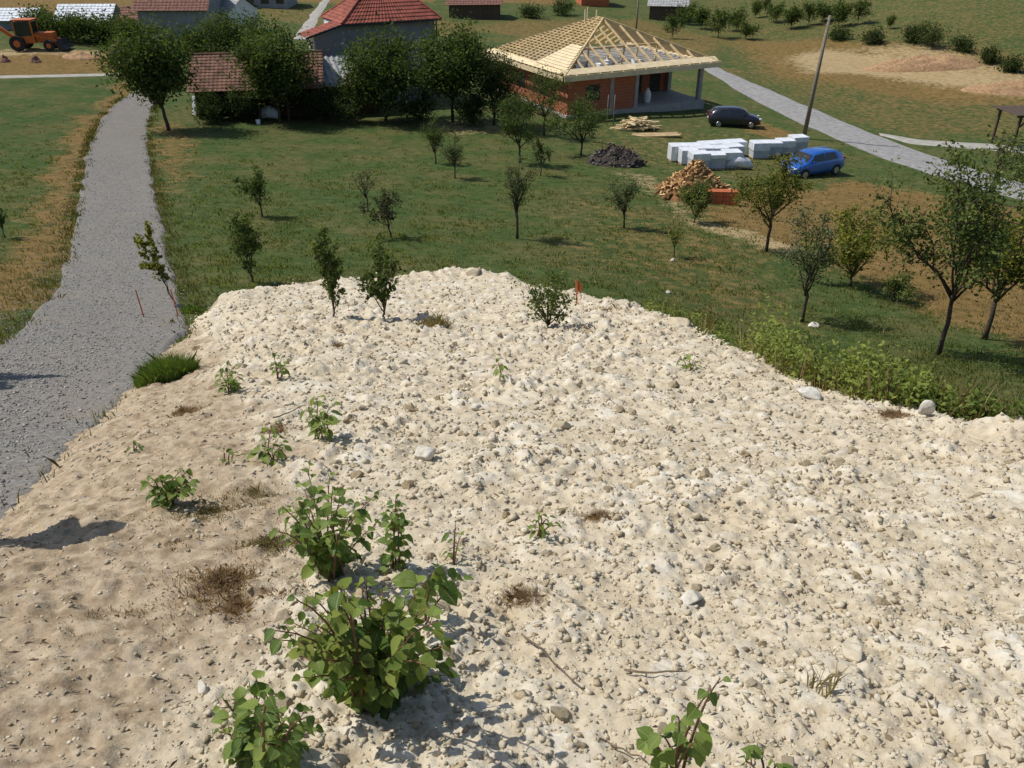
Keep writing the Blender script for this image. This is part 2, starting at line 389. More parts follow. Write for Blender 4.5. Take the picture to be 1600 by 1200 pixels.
def thing(name, label, cat, loc=(0, 0, 0), rz=0, group=None):
    o = bpy.data.objects.new(name, None); C.objects.link(o); o.empty_display_size = .2
    o.location = loc; o.rotation_euler = (0, 0, rz); return tag(o, label, cat, group)
def tag(o, label, cat, group=None):
    o['label'] = label; o['category'] = cat
    if group: o['group'] = group
    return o
def struct(o): o['kind'] = 'structure'; return o
def stuff(o, label=None, cat=None):
    o['kind'] = 'stuff'
    if label: o['label'] = label; o['category'] = cat
    return o
def dup(root, loc, rz=0, label=None, scale=None):
    r = root.copy(); C.objects.link(r); r.location = loc; r.rotation_euler = (0, 0, rz)
    if label: r['label'] = label
    if scale: r.scale = scale
    for ch in list(root.children):
        c = ch.copy(); C.objects.link(c); c.parent = r
        for g in list(ch.children):
            d = g.copy(); C.objects.link(d); d.parent = c
    return r

# ------------------------------------------------------------------ the ground
def spread(a, b, lo, hi, step, grow):
    out = list(np.arange(lo, hi + 1e-6, step)); s = step
    while out[-1] < b: s *= grow; out.append(out[-1] + s)
    s = step
    while out[0] > a: s *= grow; out.insert(0, out[0] - s)
    return np.array(out)
gx = spread(-900, 900, -42, 34, .4, 1.09); gy = spread(-60, 1400, 4, 70, .4, 1.045)
X, Y = np.meshgrid(gx, gy); Z = GZ(X.ravel(), Y.ravel()).reshape(X.shape)
ny, nx = X.shape; I = np.arange(nx * ny).reshape(ny, nx)
quads = np.stack([I[:-1, :-1], I[:-1, 1:], I[1:, 1:], I[1:, :-1]], -1).reshape(-1, 4)
def wpoly(px): return np.array([at(*p)[:2] for p in px])
covers = {0: [
    ([(190, 122), (120, 200), (85, 260), (50, 360), (-40, 420), (-60, 560), (75, 470), (112, 400), (125, 300), (155, 200), (215, 140)], 1, 1.2),
    ([(235, 185), (285, 195), (290, 300), (250, 300)], .75, 1.5),
    ([(1105, 335), (1180, 300), (1330, 285), (1440, 300), (1600, 325), (1700, 420), (1700, 560), (1560, 535), (1480, 490), (1330, 430), (1190, 385)], 1, 1.6),
    ([(-40, 82), (200, 82), (200, 116), (-40, 118)], .9, 2),
    ([(-60, -5), (260, -5), (240, 24), (-60, 26)], 1, 5),
    ([(1120, 60), (1300, 58), (1450, 70), (1640, 90), (1640, 175), (1450, 165), (1300, 138), (1190, 120)], .75, 4),
    ([(1180, 188), (1262, 215), (1255, 230), (1165, 205)], .9, 1),
    ([(700, 40), (820, 30), (1000, 28), (1150, 60), (1120, 90), (800, 60)], .55, 3),
    ([(900, 300), (1090, 330), (1250, 440), (1200, 520), (1060, 470), (900, 400)], .38, 3),
    ([(1090, 95), (1200, 110), (1640, 170), (1640, 225), (1400, 215), (1250, 160)], .42, 4),
    ([(1080, -8), (1640, -8), (1640, 85), (1400, 70), (1080, 60)], .34, 4),
    ([(900, 195), (1180, 205), (1330, 260), (1300, 290), (1050, 280), (900, 250)], .3, 3),
    ([(390, 8), (700, 30), (800, 40), (700, 60), (400, 30)], .5, 3)],
    1: [
    ([(1225, 90), (1290, 77), (1400, 90), (1480, 110), (1570, 128), (1500, 137), (1350, 118), (1260, 112)], 1, 3),
    ([(1330, 72), (1450, 70), (1540, 92), (1660, 130), (1660, 165), (1500, 140), (1380, 110)], .7, 4),
    ([(1088, 340), (1130, 350), (1230, 385), (1310, 408), (1295, 418), (1200, 395), (1100, 362)], .8, .8),
    ([(-40, 76), (150, 78), (190, 90), (-40, 88)], .75, 2),
    ([(640, 188), (800, 190), (830, 205), (720, 215)], .5, 1.5),
    ([(960, 265), (1040, 285), (1100, 345), (1060, 330)], .55, 1)],
    2: [([(-40, 126), (185, 122), (100, 255), (40, 370), (-40, 400)], .9, 3), ([(240, 200), (800, 200), (900, 330), (600, 420), (260, 420)], .45, 4)]}
cov = np.zeros((nx * ny, 4), np.float32); cov[:, 3] = 1
xf, yf = X.ravel(), Y.ravel(); jx = xf + (fbm(xf / 2.5, yf / 2.5, 41, 3) - .5) * 3; jy = yf + (fbm(xf / 2.5, yf / 2.5, 47, 3) - .5) * 3
sel = (yf > -5) & (yf < 260) & (np.abs(xf) < 150)
for ch, L in covers.items():
    for P, wt, soft in L:
        sd = pdist(jx[sel], jy[sel], wpoly(P)); cov[sel, ch] = np.maximum(cov[sel, ch], wt * sst((sd + soft) / (2 * soft)))
far = sst((yf - 110) / 30) * (fbm(xf / 30, yf / 14, 61, 2) > .5)
cov[:, 0] = np.maximum(cov[:, 0], (far * .8 * (xf < 10)).astype(np.float32))
struct(np_mesh('meadow_ground', np.stack([xf, yf, Z.ravel()], 1), quads, 'ground', smooth=True, attrs={'cover': cov}))

# earth mound: fan-shaped tessellation, finer near the viewpoint
s = np.linspace(math.log(2.6), math.log(28.5), 860); t = np.linspace(-.98, .86, 620)
Sg, Tg = np.meshgrid(s, t, indexing='ij'); D = np.exp(Sg) - 2.2; XX = Tg * (D + 2.2) + np.where(Tg < 0, -1, 1) * .0
x, d = XX.ravel(), D.ravel()
SANDLINE = np.array([at(*p)[:2] for p in [(300, 500), (400, 620), (470, 720), (500, 830), (470, 950), (420, 1050), (380, 1190)]])
def sandw(x, d):
    xb = np.interp(d, SANDLINE[::-1, 1], SANDLINE[::-1, 0])
    q = sst((xb + .12 - x + (fbm(x * 2, d * 2, 71, 3) - .5) * 1.0) / .5)
    return np.clip(q, 0, 1)
sandv = sandw(x, d)
sd_m = pdist(x, d, MPOLY)
z = MZ(x, d)
wx = x + (fbm(x * 4, d * 4, 81, 2) - .5) * .12; wy = d + (fbm(x * 4, d * 4, 83, 2) - .5) * .12
patch = sst((fbm(x / .9, d / .9, 91, 3) - .3) / .35)
tone = np.zeros_like(x); hh = np.zeros_like(x)
for cell, amp, sd0, thr in ((.42, .085, 100, .62), (.20, .075, 200, .45), (.105, .062, 300, .35), (.055, .036, 400, .3)):
    f1, f2, r = worley(wx / cell, wy / cell, sd0)
    dome = np.clip(1 - (f1 / .66) ** 3, 0, 1) ** .6 * np.clip((f2 - f1) / .22, 0, 1) ** .7 * (r > thr) * (.35 + .65 * r)
    hh += amp * dome * (.3 + .8 * patch); tone += {.42: .25, .20: .35, .105: .3, .055: .15}[cell] * np.where(dome > .15, r, .25)
rough_far = .5 + .7 * sst((d - 2.5) / 6)
hs = (hsh(np.round(x * 900), np.round(d * 900), 7) - .5) * .0006 * (d + 2.2) + .05 * (fbm(x * 3.1 + d, d * 5.2, 111, 4) - .5) + .03 * (fbm(x * 13, d * 16, 113, 3) - .5)
hn = hsh(np.round(x * 900), np.round(d * 900), 5) - .5
hc = hh * rough_far * .6 + hn * (.0022 * (d + 2.2)) * .55 + .06 * (fbm(x * 6, d * 6, 115, 5) - .5) + .018 * (np.abs(fbm(x * 19, d * 19, 117, 3) - .5) * 2)
f1s, f2s, rs = worley(wx / .13, wy / .13, 500)
hs = hs * 1.0 + .02 * np.clip(1 - (f1s / .6) ** 2, 0, 1) * (rs > .68) * rs + .022 * (np.abs(fbm(x * 8 + d * 2, d * 9, 119, 4) - .5) * 2)
z = z + hc * (1 - .78 * sandv) + hs * (.35 + .65 * sandv) * 1.3
Vm = np.stack([x, d, z], 1)
a, bq = Sg.shape; I = np.arange(a * bq).reshape(a, bq)
quads = np.stack([I[:-1, :-1], I[1:, :-1], I[1:, 1:], I[:-1, 1:]], -1).reshape(-1, 4)
# drop faces that are well outside the mound
ok = (sd_m[quads].max(1) > -.9)
mound = np_mesh('earth_mound', Vm, quads[ok][:, ::-1], 'earth', smooth=False, attrs={'tone': np.clip(tone + .12, 0, 1), 'sand': sandv})
struct(mound)
# fast height lookup on the finished mound
_ds, _dt = s[1] - s[0], t[1] - t[0]; _zg = z.reshape(a, bq)
def MD(x, d):
    x = np.asarray(x, float); d = np.asarray(d, float)
    i = np.clip(((np.log(np.maximum(d + 2.2, .1)) - s[0]) / _ds).round().astype(int), 0, a - 1); j = np.clip(((x / (d + 2.2) - t[0]) / _dt).round().astype(int), 0, bq - 1)
    return _zg[i, j]
def on_m(px, py):
    p = at(px, py); q = cast(px, py, lambda x, d: np.maximum(MD(x, d), GZ(x, d))); return Vector(q)

# roads
def strip(name, left_px, right_px, mat, lift=.03, n=120, m=14, jag=.25, smooth=True, extend=None, rough=0):
    Lw = [at(*p) for p in left_px]; Rw = [at(*p) for p in right_px]
    if extend:
        Lw = [Vector((*e[0], 0)) for e in extend.get('start', [])] + Lw + [Vector((*e[0], 0)) for e in extend.get('end', [])]
        Rw = [Vector((*e[1], 0)) for e in extend.get('start', [])] + Rw + [Vector((*e[1], 0)) for e in extend.get('end', [])]
    def resamp(P):
        P = np.array([(p[0], p[1]) for p in P]); L = np.concatenate([[0], np.cumsum(np.hypot(*np.diff(P, axis=0).T))])
        u = np.linspace(0, 1, 40) ; q = np.stack([np.interp(u * L[-1], L, P[:, k]) for k in (0, 1)], 1)
        k = np.array([.25, .5, .25]); 
        for _ in range(3):
            q[1:-1] = .25 * q[:-2] + .5 * q[1:-1] + .25 * q[2:]
        uu = np.linspace(0, 1, n) ** 1.0; return np.stack([np.interp(uu, u, q[:, k]) for k in (0, 1)], 1)
    A, B = resamp(Lw), resamp(Rw); k = np.linspace(0, 1, m)[None, :, None]
    P = A[:, None] * (1 - k) + B[:, None] * k
    W = (B - A); W /= np.linalg.norm(W, axis=1)[:, None]
    e = (fbm(P[..., 0] * .55, P[..., 1] * .55, 131, 3) - .5) * 2.6 * jag * (np.abs(np.linspace(-1, 1, m)) ** 3)[None]
    P = P + W[:, None] * e[..., None]
    x, y = P[..., 0].ravel(), P[..., 1].ravel(); z = GZ(x, y) + lift
    prof = np.tile(np.abs(np.linspace(-1, 1, m)), n); z = z - lift * 1.5 * (prof > .99)
    if rough: z = z + rough * (fbm(x * 2.2, y * 2.2, 141, 4) - .35)
    I = np.arange(n * m).reshape(n, m); q = np.stack([I[:-1, :-1], I[:-1, 1:], I[1:, 1:], I[1:, :-1]], -1).reshape(-1, 4)
    o = struct(np_mesh(name, np.stack([x, y, z], 1), q, mat, smooth=smooth)); return o, A, B
gr, GA, GB = strip('gravel_road', [(-80, 590), (0, 541), (45, 505), (78, 468), (103, 410), (118, 350), (126, 290), (136, 240), (150, 200), (175, 165), (212, 142), (228, 128)],
                   [(-80, 870), (0, 800), (115, 700), (225, 596), (305, 520), (290, 470), (268, 420), (250, 340), (238, 280), (230, 240), (228, 205), (238, 170), (252, 145), (258, 130)],
                   'gravel', .045, 420, 44, .34, rough=.05)
strip('far_lane', [(-120, 126), (0, 123), (100, 121), (190, 119)], [(-120, 119), (0, 118), (100, 116), (200, 113)], 'pale_lane', .04, 80, 5, .1)
strip('asphalt_road', [(1090, 103), (1130, 128), (1190, 165), (1250, 195), (1330, 230), (1420, 262), (1500, 288), (1640, 325)],
      [(1118, 103), (1160, 122), (1240, 155), (1310, 185), (1390, 218), (1480, 250), (1560, 275), (1700, 310)], 'asphalt', .04, 160, 8, .12)
strip('side_lane', [(1375, 212), (1420, 226), (1500, 232), (1640, 243)], [(1372, 208), (1430, 217), (1500, 222), (1640, 228)], 'pale_lane', .05, 60, 6, .1)
strip('village_road', [(455, 62), (468, 45), (483, 25), (497, 8), (505, -4)], [(490, 62), (492, 45), (501, 25), (512, 8), (518, -4)], 'pale_lane', .05, 60, 6, .1)

# ------------------------------------------------------------------ clods, stones, gravel
def ico(sub, seed, flat=.7, jag=.22):
    bm = bmesh.new(); bmesh.ops.create_icosphere(bm, subdivisions=sub, radius=1)
    rn = random.Random(seed); ax = [Vector((rn.gauss(0, 1), rn.gauss(0, 1), rn.gauss(0, 1))).normalized() for _ in range(7)]
    for v in bm.verts:
        p = v.co.copy(); k = 1 + rn.uniform(-jag, jag) * .6
        for a_ in ax:
            dd = p.dot(a_)
            if dd > .62: k *= .62 / dd * 1.05
        v.co = Vector((p.x * k, p.y * k * (.75 + .2 * math.sin(seed)), p.z * k * flat))
    V = np.array([v.co[:] for v in bm.verts]); Fc = np.array([[v.index for v in f.verts] for f in bm.faces]); bm.free(); return V, Fc
def facet(seed):
    V, Fc = ico(4, 1, 1.0, 0.0); V = V / np.linalg.norm(V, axis=1)[:, None]; rg = np.random.default_rng(seed)
    ax = rg.normal(0, 1, (13, 3)); ax /= np.linalg.norm(ax, axis=1)[:, None]; th = rg.uniform(.5, .82, 13); k = np.ones(len(V))
    for a_, t_ in zip(ax, th): dd = V @ a_; k = np.minimum(k, np.where(dd > t_, t_ / np.maximum(dd, 1e-6), 1))
    k = k * (1 + .05 * (fbm(V[:, 0] * 4 + seed, V[:, 1] * 4 + V[:, 2] * 3, seed, 3) - .5)); return V * k[:, None], Fc
def octa(seed):
    rg = np.random.default_rng(seed + 77); V = np.array([(1, 0, 0), (-1, 0, 0), (0, 1, 0), (0, -1, 0), (0, 0, 1), (0, 0, -1)], float)
    V = V * rg.uniform(.65, 1.15, (6, 1)) + rg.normal(0, .22, (6, 3)); V[:, 2] *= .8
    return V, np.array([(0, 2, 4), (2, 1, 4), (1, 3, 4), (3, 0, 4), (2, 0, 5), (1, 2, 5), (3, 1, 5), (0, 3, 5)])
ICO1 = [octa(i) for i in range(12)]; ICO2 = [ico(2, 20 + i, .8, .42) for i in range(8)]
def scatter_rocks(name, pts, size, mat, parent=None, seed=0, flat=1, var=None):
    rng = np.random.default_rng(seed); Vs, Fs, fv = [], [], []; off = 0; n = len(pts)
    typ = rng.integers(0, len(ICO1), n)
    for k in range(len(ICO1)):
        V, Fc = ICO1[k]; m = np.where(typ == k)[0]
        if not len(m): continue
        an = rng.uniform(0, 6.28, len(m)); c, s_ = np.cos(an), np.sin(an); sz = size[m][:, None]
        stx = rng.uniform(.75, 1.3, (len(m), 1)); tilt = rng.uniform(-.5, .5, (len(m), 1))
        vx = V[None, :, 0] * stx; vy = np.repeat(V[None, :, 1], len(m), 0); vz = np.repeat(V[None, :, 2], len(m), 0) * flat
        vy, vz = vy * np.cos(tilt) - vz * np.sin(tilt), vy * np.sin(tilt) + vz * np.cos(tilt)
        P = np.stack([(vx * c[:, None] - vy * s_[:, None]) * sz, (vx * s_[:, None] + vy * c[:, None]) * sz, vz * sz], -1) + pts[m][:, None]
        Vs.append(P.reshape(-1, 3)); Fs.append((Fc[None] + (np.arange(len(m)) * len(V))[:, None, None] + off).reshape(-1, 3)); off += len(m) * len(V)
        rv = rng.uniform(0, 1, len(m)) if var is None else var[m]
        fv.append(np.repeat(rv, len(Fc)))
    return stuff(np_mesh(name, np.concatenate(Vs), np.concatenate(Fs), mat, parent, fattr=np.concatenate(fv)))
def fan_samples(n, d0, d1, t0, t1, seed):
    rng = np.random.default_rng(seed); d = np.exp(rng.uniform(math.log(d0 + 2.2), math.log(d1 + 2.2), n)) - 2.2; tt = rng.uniform(t0, t1, n); return tt * (d + 2.2), d, rng
x, d, rng = fan_samples(90000, .8, 25, -.85, .75, 5)
sdv = pdist(x, d, MPOLY); sw = sandw(x, d)
ok = (sdv > -.25 - .9 * rng.power(.4, len(x))) & (rng.uniform(0, 1, len(x)) > sw * .55); x, d, sw = x[ok], d[ok], sw[ok]
sz = .006 + .034 * rng.power(.32, len(x)) * np.clip(.26 + .085 * d, 0, 1.5) + (rng.uniform(0, 1, len(x)) < .05) * .022 * np.clip(.3 + .1 * d, 0, 1); sz *= 1 - .4 * sw
z = np.maximum(MD(x, d), GZ(x, d)) + sz * .05
scatter_rocks('clod_scatter', np.stack([x, d, z], 1), sz, 'clod_stuff', mound, 6, 1, rng.beta(2.2, 1.3, len(x)))
# bits of dead stalk and dark crumbs lying in the hollows
x, d, rng = fan_samples(5200, .8, 22, -.85, .75, 15); sdv = pdist(x, d, MPOLY)
ok = (sdv > 0) & (fbm(x * 1.6, d * 1.6, 171, 3) > .46); x, d = x[ok], d[ok]; n = len(x)
L = rng.uniform(.006, .03, n) * (.7 + d * .07); an = rng.uniform(0, 6.28, n); wd = .0016 + d * .0007
z = MD(x, d) + .008; dx, dy = np.cos(an), np.sin(an); up = rng.uniform(0, .6, n)
V = np.stack([np.stack([x - dx * L, d - dy * L, z], 1), np.stack([x - dy * wd, d + dx * wd, z + .004], 1), np.stack([x + dx * L, d + dy * L, z + up * L], 1), np.stack([x + dy * wd, d - dx * wd, z + .012], 1)], 1).reshape(-1, 3)
stuff(np_mesh('stalk_litter', V, np.arange(n * 4).reshape(-1, 4), 'dead_twig', mound))
# the 300 largest clods, one by one
cl_me = []
for k, (V, Fc) in enumerate(ICO2):
    me = bpy.data.meshes.new('clod'); me.from_pydata([tuple(v) for v in V], [], [tuple(f) for f in Fc]); me.materials.append(MATS['clod']); cl_me.append(me)
x, d, rng = fan_samples(2600, 1.2, 23.5, -.6, .7, 33); sdv = pdist(x, d, MPOLY); sw = sandw(x, d)
ok = np.where((sdv > -.15) & (rng.uniform(0, 1, len(x)) > sw * .9) & ((d > 4) | (rng.uniform(0, 1, len(x)) > .6)))[0][:300]
for i in ok:
    o = bpy.data.objects.new('clod', cl_me[int(rng.integers(0, 8))]); C.objects.link(o); o.parent = mound
    q = float(rng.uniform(.03, .065)) * (.55 + .075 * min(d[i], 12)) + (.04 if rng.uniform() < .10 and d[i] > 4 else 0)
    o.location = (x[i], d[i], float(max(MD(x[i], d[i]), Gs(x[i], d[i]))) + q * .02); o.rotation_euler = (rng.uniform(-.5, .5), rng.uniform(-.5, .5), rng.uniform(0, 6.28)); o.scale = (q, q * rng.uniform(.8, 1.2), q * rng.uniform(.6, .9))
# stones that stand out
def rock(px, py, wpx, hpx, label, seed, onm=True, mat='rock'):
    p = on_m(px, py) if onm else at(px, py); k = mpp(p)
    V, Fc = facet(seed); V = V * np.array([wpx * k * .55, wpx * k * .42, hpx * k * .62]); V[:, 2] = np.maximum(V[:, 2], -hpx * k * .4)
    o = np_mesh('rock', V, Fc, mat); o.location = p + Vector((0, 0, hpx * k * .22)); o.rotation_euler = (0, 0, seed * 1.3); return tag(o, label, 'rock')
rock(664, 716, 40, 30, 'large pale rock with a dark hollow beside it amid the clods', 3)
rock(1262, 622, 40, 26, 'squarish white rock by the weedy edge of the earth mound', 4)
rock(1445, 645, 26, 26, 'white rock standing at the foot of the green weeds', 5)
rock(1335, 610, 30, 24, 'knobbly cream rock below the weeds, next to the squarish white one', 6)
rock(745, 641, 17, 13, 'small bluish white stone lying by a brown clod', 7)
rock(1078, 940, 42, 20, 'flat whitish stone pressed into the powdery earth', 8)
rock(318, 1078, 26, 20, 'small white stone left of the bottom leafy shrub', 9)
rock(877, 668, 32, 14, 'long low pale stone on the cloddy slope', 10, True, 'clod')
rock(1332, 1025, 50, 15, 'broad low cream stone near the dry grass tuft', 11, True, 'clod')
rock(1270, 510, 19, 8, 'white stone in the grass beside a thin grey-leaved tree', 12, False)
rock(1051, 409, 9, 8, 'tiny white stone in the grass under a wispy sapling', 13, False)
rock(1043, 458, 9, 8, 'tiny white stone in the grass close to the mound rim', 14, False)
rock(740, 428, 34, 12, 'dull stony lump on the far rim of the earth mound', 15, True, 'clod')
rock(1060, 505, 40, 12, 'low earth lump on the rim where the grass begins', 16, True, 'clod')
# loose gravel
n = 24000; rng = np.random.default_rng(51); u = rng.power(.6, n); ii = np.minimum((u * 250).astype(int), 419); kk = rng.normal(.5, .33, n)
P = GA[ii] * (1 - kk[:, None]) + GB[ii] * kk[:, None] + rng.normal(0, .05, (n, 2))
okk = pdist(P[:, 0], P[:, 1], MPOLY) < .35; P = P[okk]; n = len(P)
sz = .007 + .02 * rng.power(.35, n); x, y = P[:, 0], P[:, 1]
z = np.maximum(GZ(x, y) + .045 + .05 * (fbm(x * 2.2, y * 2.2, 141, 4) - .35), MZ(x, y)) + sz * .2
scatter_rocks('gravel_scatter', np.stack([x, y, z], 1), sz, 'gravel_stone', gr, 52, .8)

# ------------------------------------------------------------------ grass and weeds
def blades(pts, hgt, wid, mat, name, lean=.5, parent=None, seed=1, per=1, spread_=.05):
    rng = np.random.default_rng(seed); n = len(pts) * per
    P = np.repeat(pts, per, 0); Hh = np.repeat(hgt, per) * rng.uniform(.55, 1.15, n); W = np.repeat(wid, per)
    P = P + np.concatenate([rng.normal(0, 1, (n, 2)) * np.repeat(np.broadcast_to(spread_, len(pts)), per)[:, None], np.zeros((n, 1))], 1)
    an = rng.uniform(0, 6.28, n); la = rng.uniform(0, 6.28, n); le = rng.uniform(0, lean, n) * Hh
    bx, by = np.cos(an) * W, np.sin(an) * W; lx, ly = np.cos(la) * le, np.sin(la) * le; o = np.zeros(n)
    a0 = P + np.stack([-bx, -by, o - .02], 1); a1 = P + np.stack([bx, by, o - .02], 1)
    m0 = P + np.stack([-bx * .7 + lx * .35, -by * .7 + ly * .35, Hh * .6], 1); m1 = P + np.stack([bx * .7 + lx * .35, by * .7 + ly * .35, Hh * .6], 1)
    tp = P + np.stack([lx, ly, Hh], 1)
    V = np.stack([a0, a1, m1, tp, m0], 1).reshape(-1, 3); fv = np.clip(np.repeat(rng.uniform(0, .6, len(pts)), per) + rng.uniform(0, .4, n), 0, 1)
    return np_mesh(name, V, np.arange(n * 5).reshape(-1, 5), mat, parent, fattr=fv)
def in_road(x, y):
    RP = np.concatenate([GA[::8], GB[::-8]]); return pdist(x, y, RP)
rng = np.random.default_rng(61); n = 46000
d = np.exp(rng.uniform(math.log(6.0), math.log(72), n)); x = rng.uniform(-.78, .72, n) * (d + 1.5)
cl = fbm(x * .8, d * .8, 63, 3); ok = (pdist(x, d, MPOLY) < -.1) & (in_road(x, d) < -.05) & (rng.uniform(0, 1, n) > sst((d - 28) / 44)) & (rng.uniform(0, 1, n) < .5 + .6 * sst((cl - .35) / .3))
x, d, cl = x[ok], d[ok], cl[ok]; z = GZ(x, d)
drw = np.zeros(len(x))
for P, wt, soft in covers[0]: drw = np.maximum(drw, wt * sst((pdist(x, d, wpoly(P)) + soft) / (2 * soft)))
isdry = rng.uniform(0, 1, len(x)) < .9 * drw + .10
pts = np.stack([x, d, z], 1); hg = (.03 + .085 * rng.power(.6, len(x))) * (.6 + cl); wd = .004 + .0005 * d
stuff(blades(pts[~isdry], hg[~isdry], wd[~isdry], 'grass_blade', 'meadow_grass', 1.6, None, 62, 6, .12), 'short green meadow grass around the fruit trees', 'grass')
stuff(blades(pts[isdry], hg[isdry] * .8, wd[isdry], 'straw_blade', 'dry_grass', 1.6, None, 64, 4, .12), 'straw coloured dry grass mixed into the meadow', 'grass')
nv_ = 2400; ev = rng.integers(0, 418, nv_); sd_ = rng.uniform(0, 1, nv_) < .5; ep = np.where(sd_[:, None], GA[ev], GB[ev]) + rng.normal(0, .16, (nv_, 2)) + np.where(sd_, -.12, .12)[:, None] * np.array([1.0, 0.0])
ep = ep[(pdist(ep[:, 0], ep[:, 1], MPOLY) < -.2) & (vnoise(ep[:, 0] * .9, ep[:, 1] * .9, 77) > .3)]
stuff(blades(np.stack([ep[:, 0], ep[:, 1], GZ(ep[:, 0], ep[:, 1]) + .02], 1), rng.uniform(.04, .13, len(ep)), .003 + .0004 * ep[:, 1], 'verge_blade', 'verge_grass', 1.4, None, 66, 5, .12), 'ragged grass fringe along both edges of the gravel road', 'grass')
def leafquads(cen, size, mat, name, parent=None, upw=.6, seed=1, asp=.55, var=None):
    rng = np.random.default_rng(seed); n = len(cen); nr = rng.normal(0, 1, (n, 3)); nr[:, 2] += upw * 1.8; nr /= np.linalg.norm(nr, axis=1)[:, None]
    tv = np.cross(nr, rng.normal(0, 1, (n, 3))); tv /= np.linalg.norm(tv, axis=1)[:, None] + 1e-9; bv = np.cross(nr, tv)
    L = (np.broadcast_to(size, n) * rng.uniform(.6, 1.25, n))[:, None]; Wd = L * asp
    V = np.stack([cen - tv * L * .5, cen + bv * Wd * .5 - nr * L * .08, cen + tv * L * .5 - nr * L * .12, cen - bv * Wd * .5 - nr * L * .08], 1).reshape(-1, 3)
    fv = rng.uniform(0, 1, n) if var is None else np.clip(var + rng.normal(0, .18, n), 0, 1)
    return np_mesh(name, V, np.arange(n * 4).reshape(-1, 4), mat, parent, fattr=fv)
# leafy weeds crowding behind the right rim of the mound
rng = np.random.default_rng(71); n = 7500
rim = np.array([_mp[i] for i in range(15, len(_mp))] + [(9, 5.0)]); seg = rng.integers(0, len(rim) - 1, n); f = rng.uniform(0, 1, n)
B0 = rim[seg] * (1 - f[:, None]) + rim[seg + 1] * f[:, None]
dirn = rim[np.minimum(seg + 1, len(rim) - 1)] - rim[seg]; nrm = np.stack([-dirn[:, 1], dirn[:, 0]], 1); nrm /= np.linalg.norm(nrm, axis=1)[:, None]
sgn = np.where(pdist(B0[:, 0] + nrm[:, 0] * .3, B0[:, 1] + nrm[:, 1] * .3, MPOLY) > 0, -1, 1)[:, None]
off = rng.gamma(1.7, .62, n); wide = .3 + .7 * sst((B0[:, 0] - 1.2) / 2.2)
B0 = B0 + nrm * sgn * (off * wide * 1.1 - .08)[:, None]; cl = fbm(B0[:, 0] * 1.3, B0[:, 1] * 1.3, 73, 3)
hp = (.12 + 1.5 * np.clip(cl - .36, 0, 1)) * np.clip(wide, .35, 1) * rng.uniform(.5, 1.25, n); per = 12
cen = np.repeat(np.stack([B0[:, 0], B0[:, 1], H(B0[:, 0], B0[:, 1])], 1), per, 0); cen[:, 2] += rng.uniform(0, 1, n * per) ** .7 * np.repeat(hp, per); cen[:, :2] += rng.normal(0, .06, (n * per, 2))
stuff(leafquads(cen, .06, 'leaf_weed', 'weed_bank', None, .7, 74, .5, np.repeat(sst((cl - .3) / .4), per)), 'dense leafy green weeds crowding the rim of the earth mound', 'weeds')

rb_ = rng.integers(0, n, 2600); tp_ = B0[rb_] + rng.normal(0, .45, (2600, 2)); keep = pdist(tp_[:, 0], tp_[:, 1], MPOLY) < .05; tp_ = tp_[keep]
stuff(blades(np.stack([tp_[:, 0], tp_[:, 1], H(tp_[:, 0], tp_[:, 1])], 1), rng.uniform(.18, .5, len(tp_)), np.full(len(tp_), .007), 'straw_blade', 'tall_grass', .8, None, 75, 4, .05), 'tall half-dry grass stalks mixed into the weeds on the rim', 'grass')
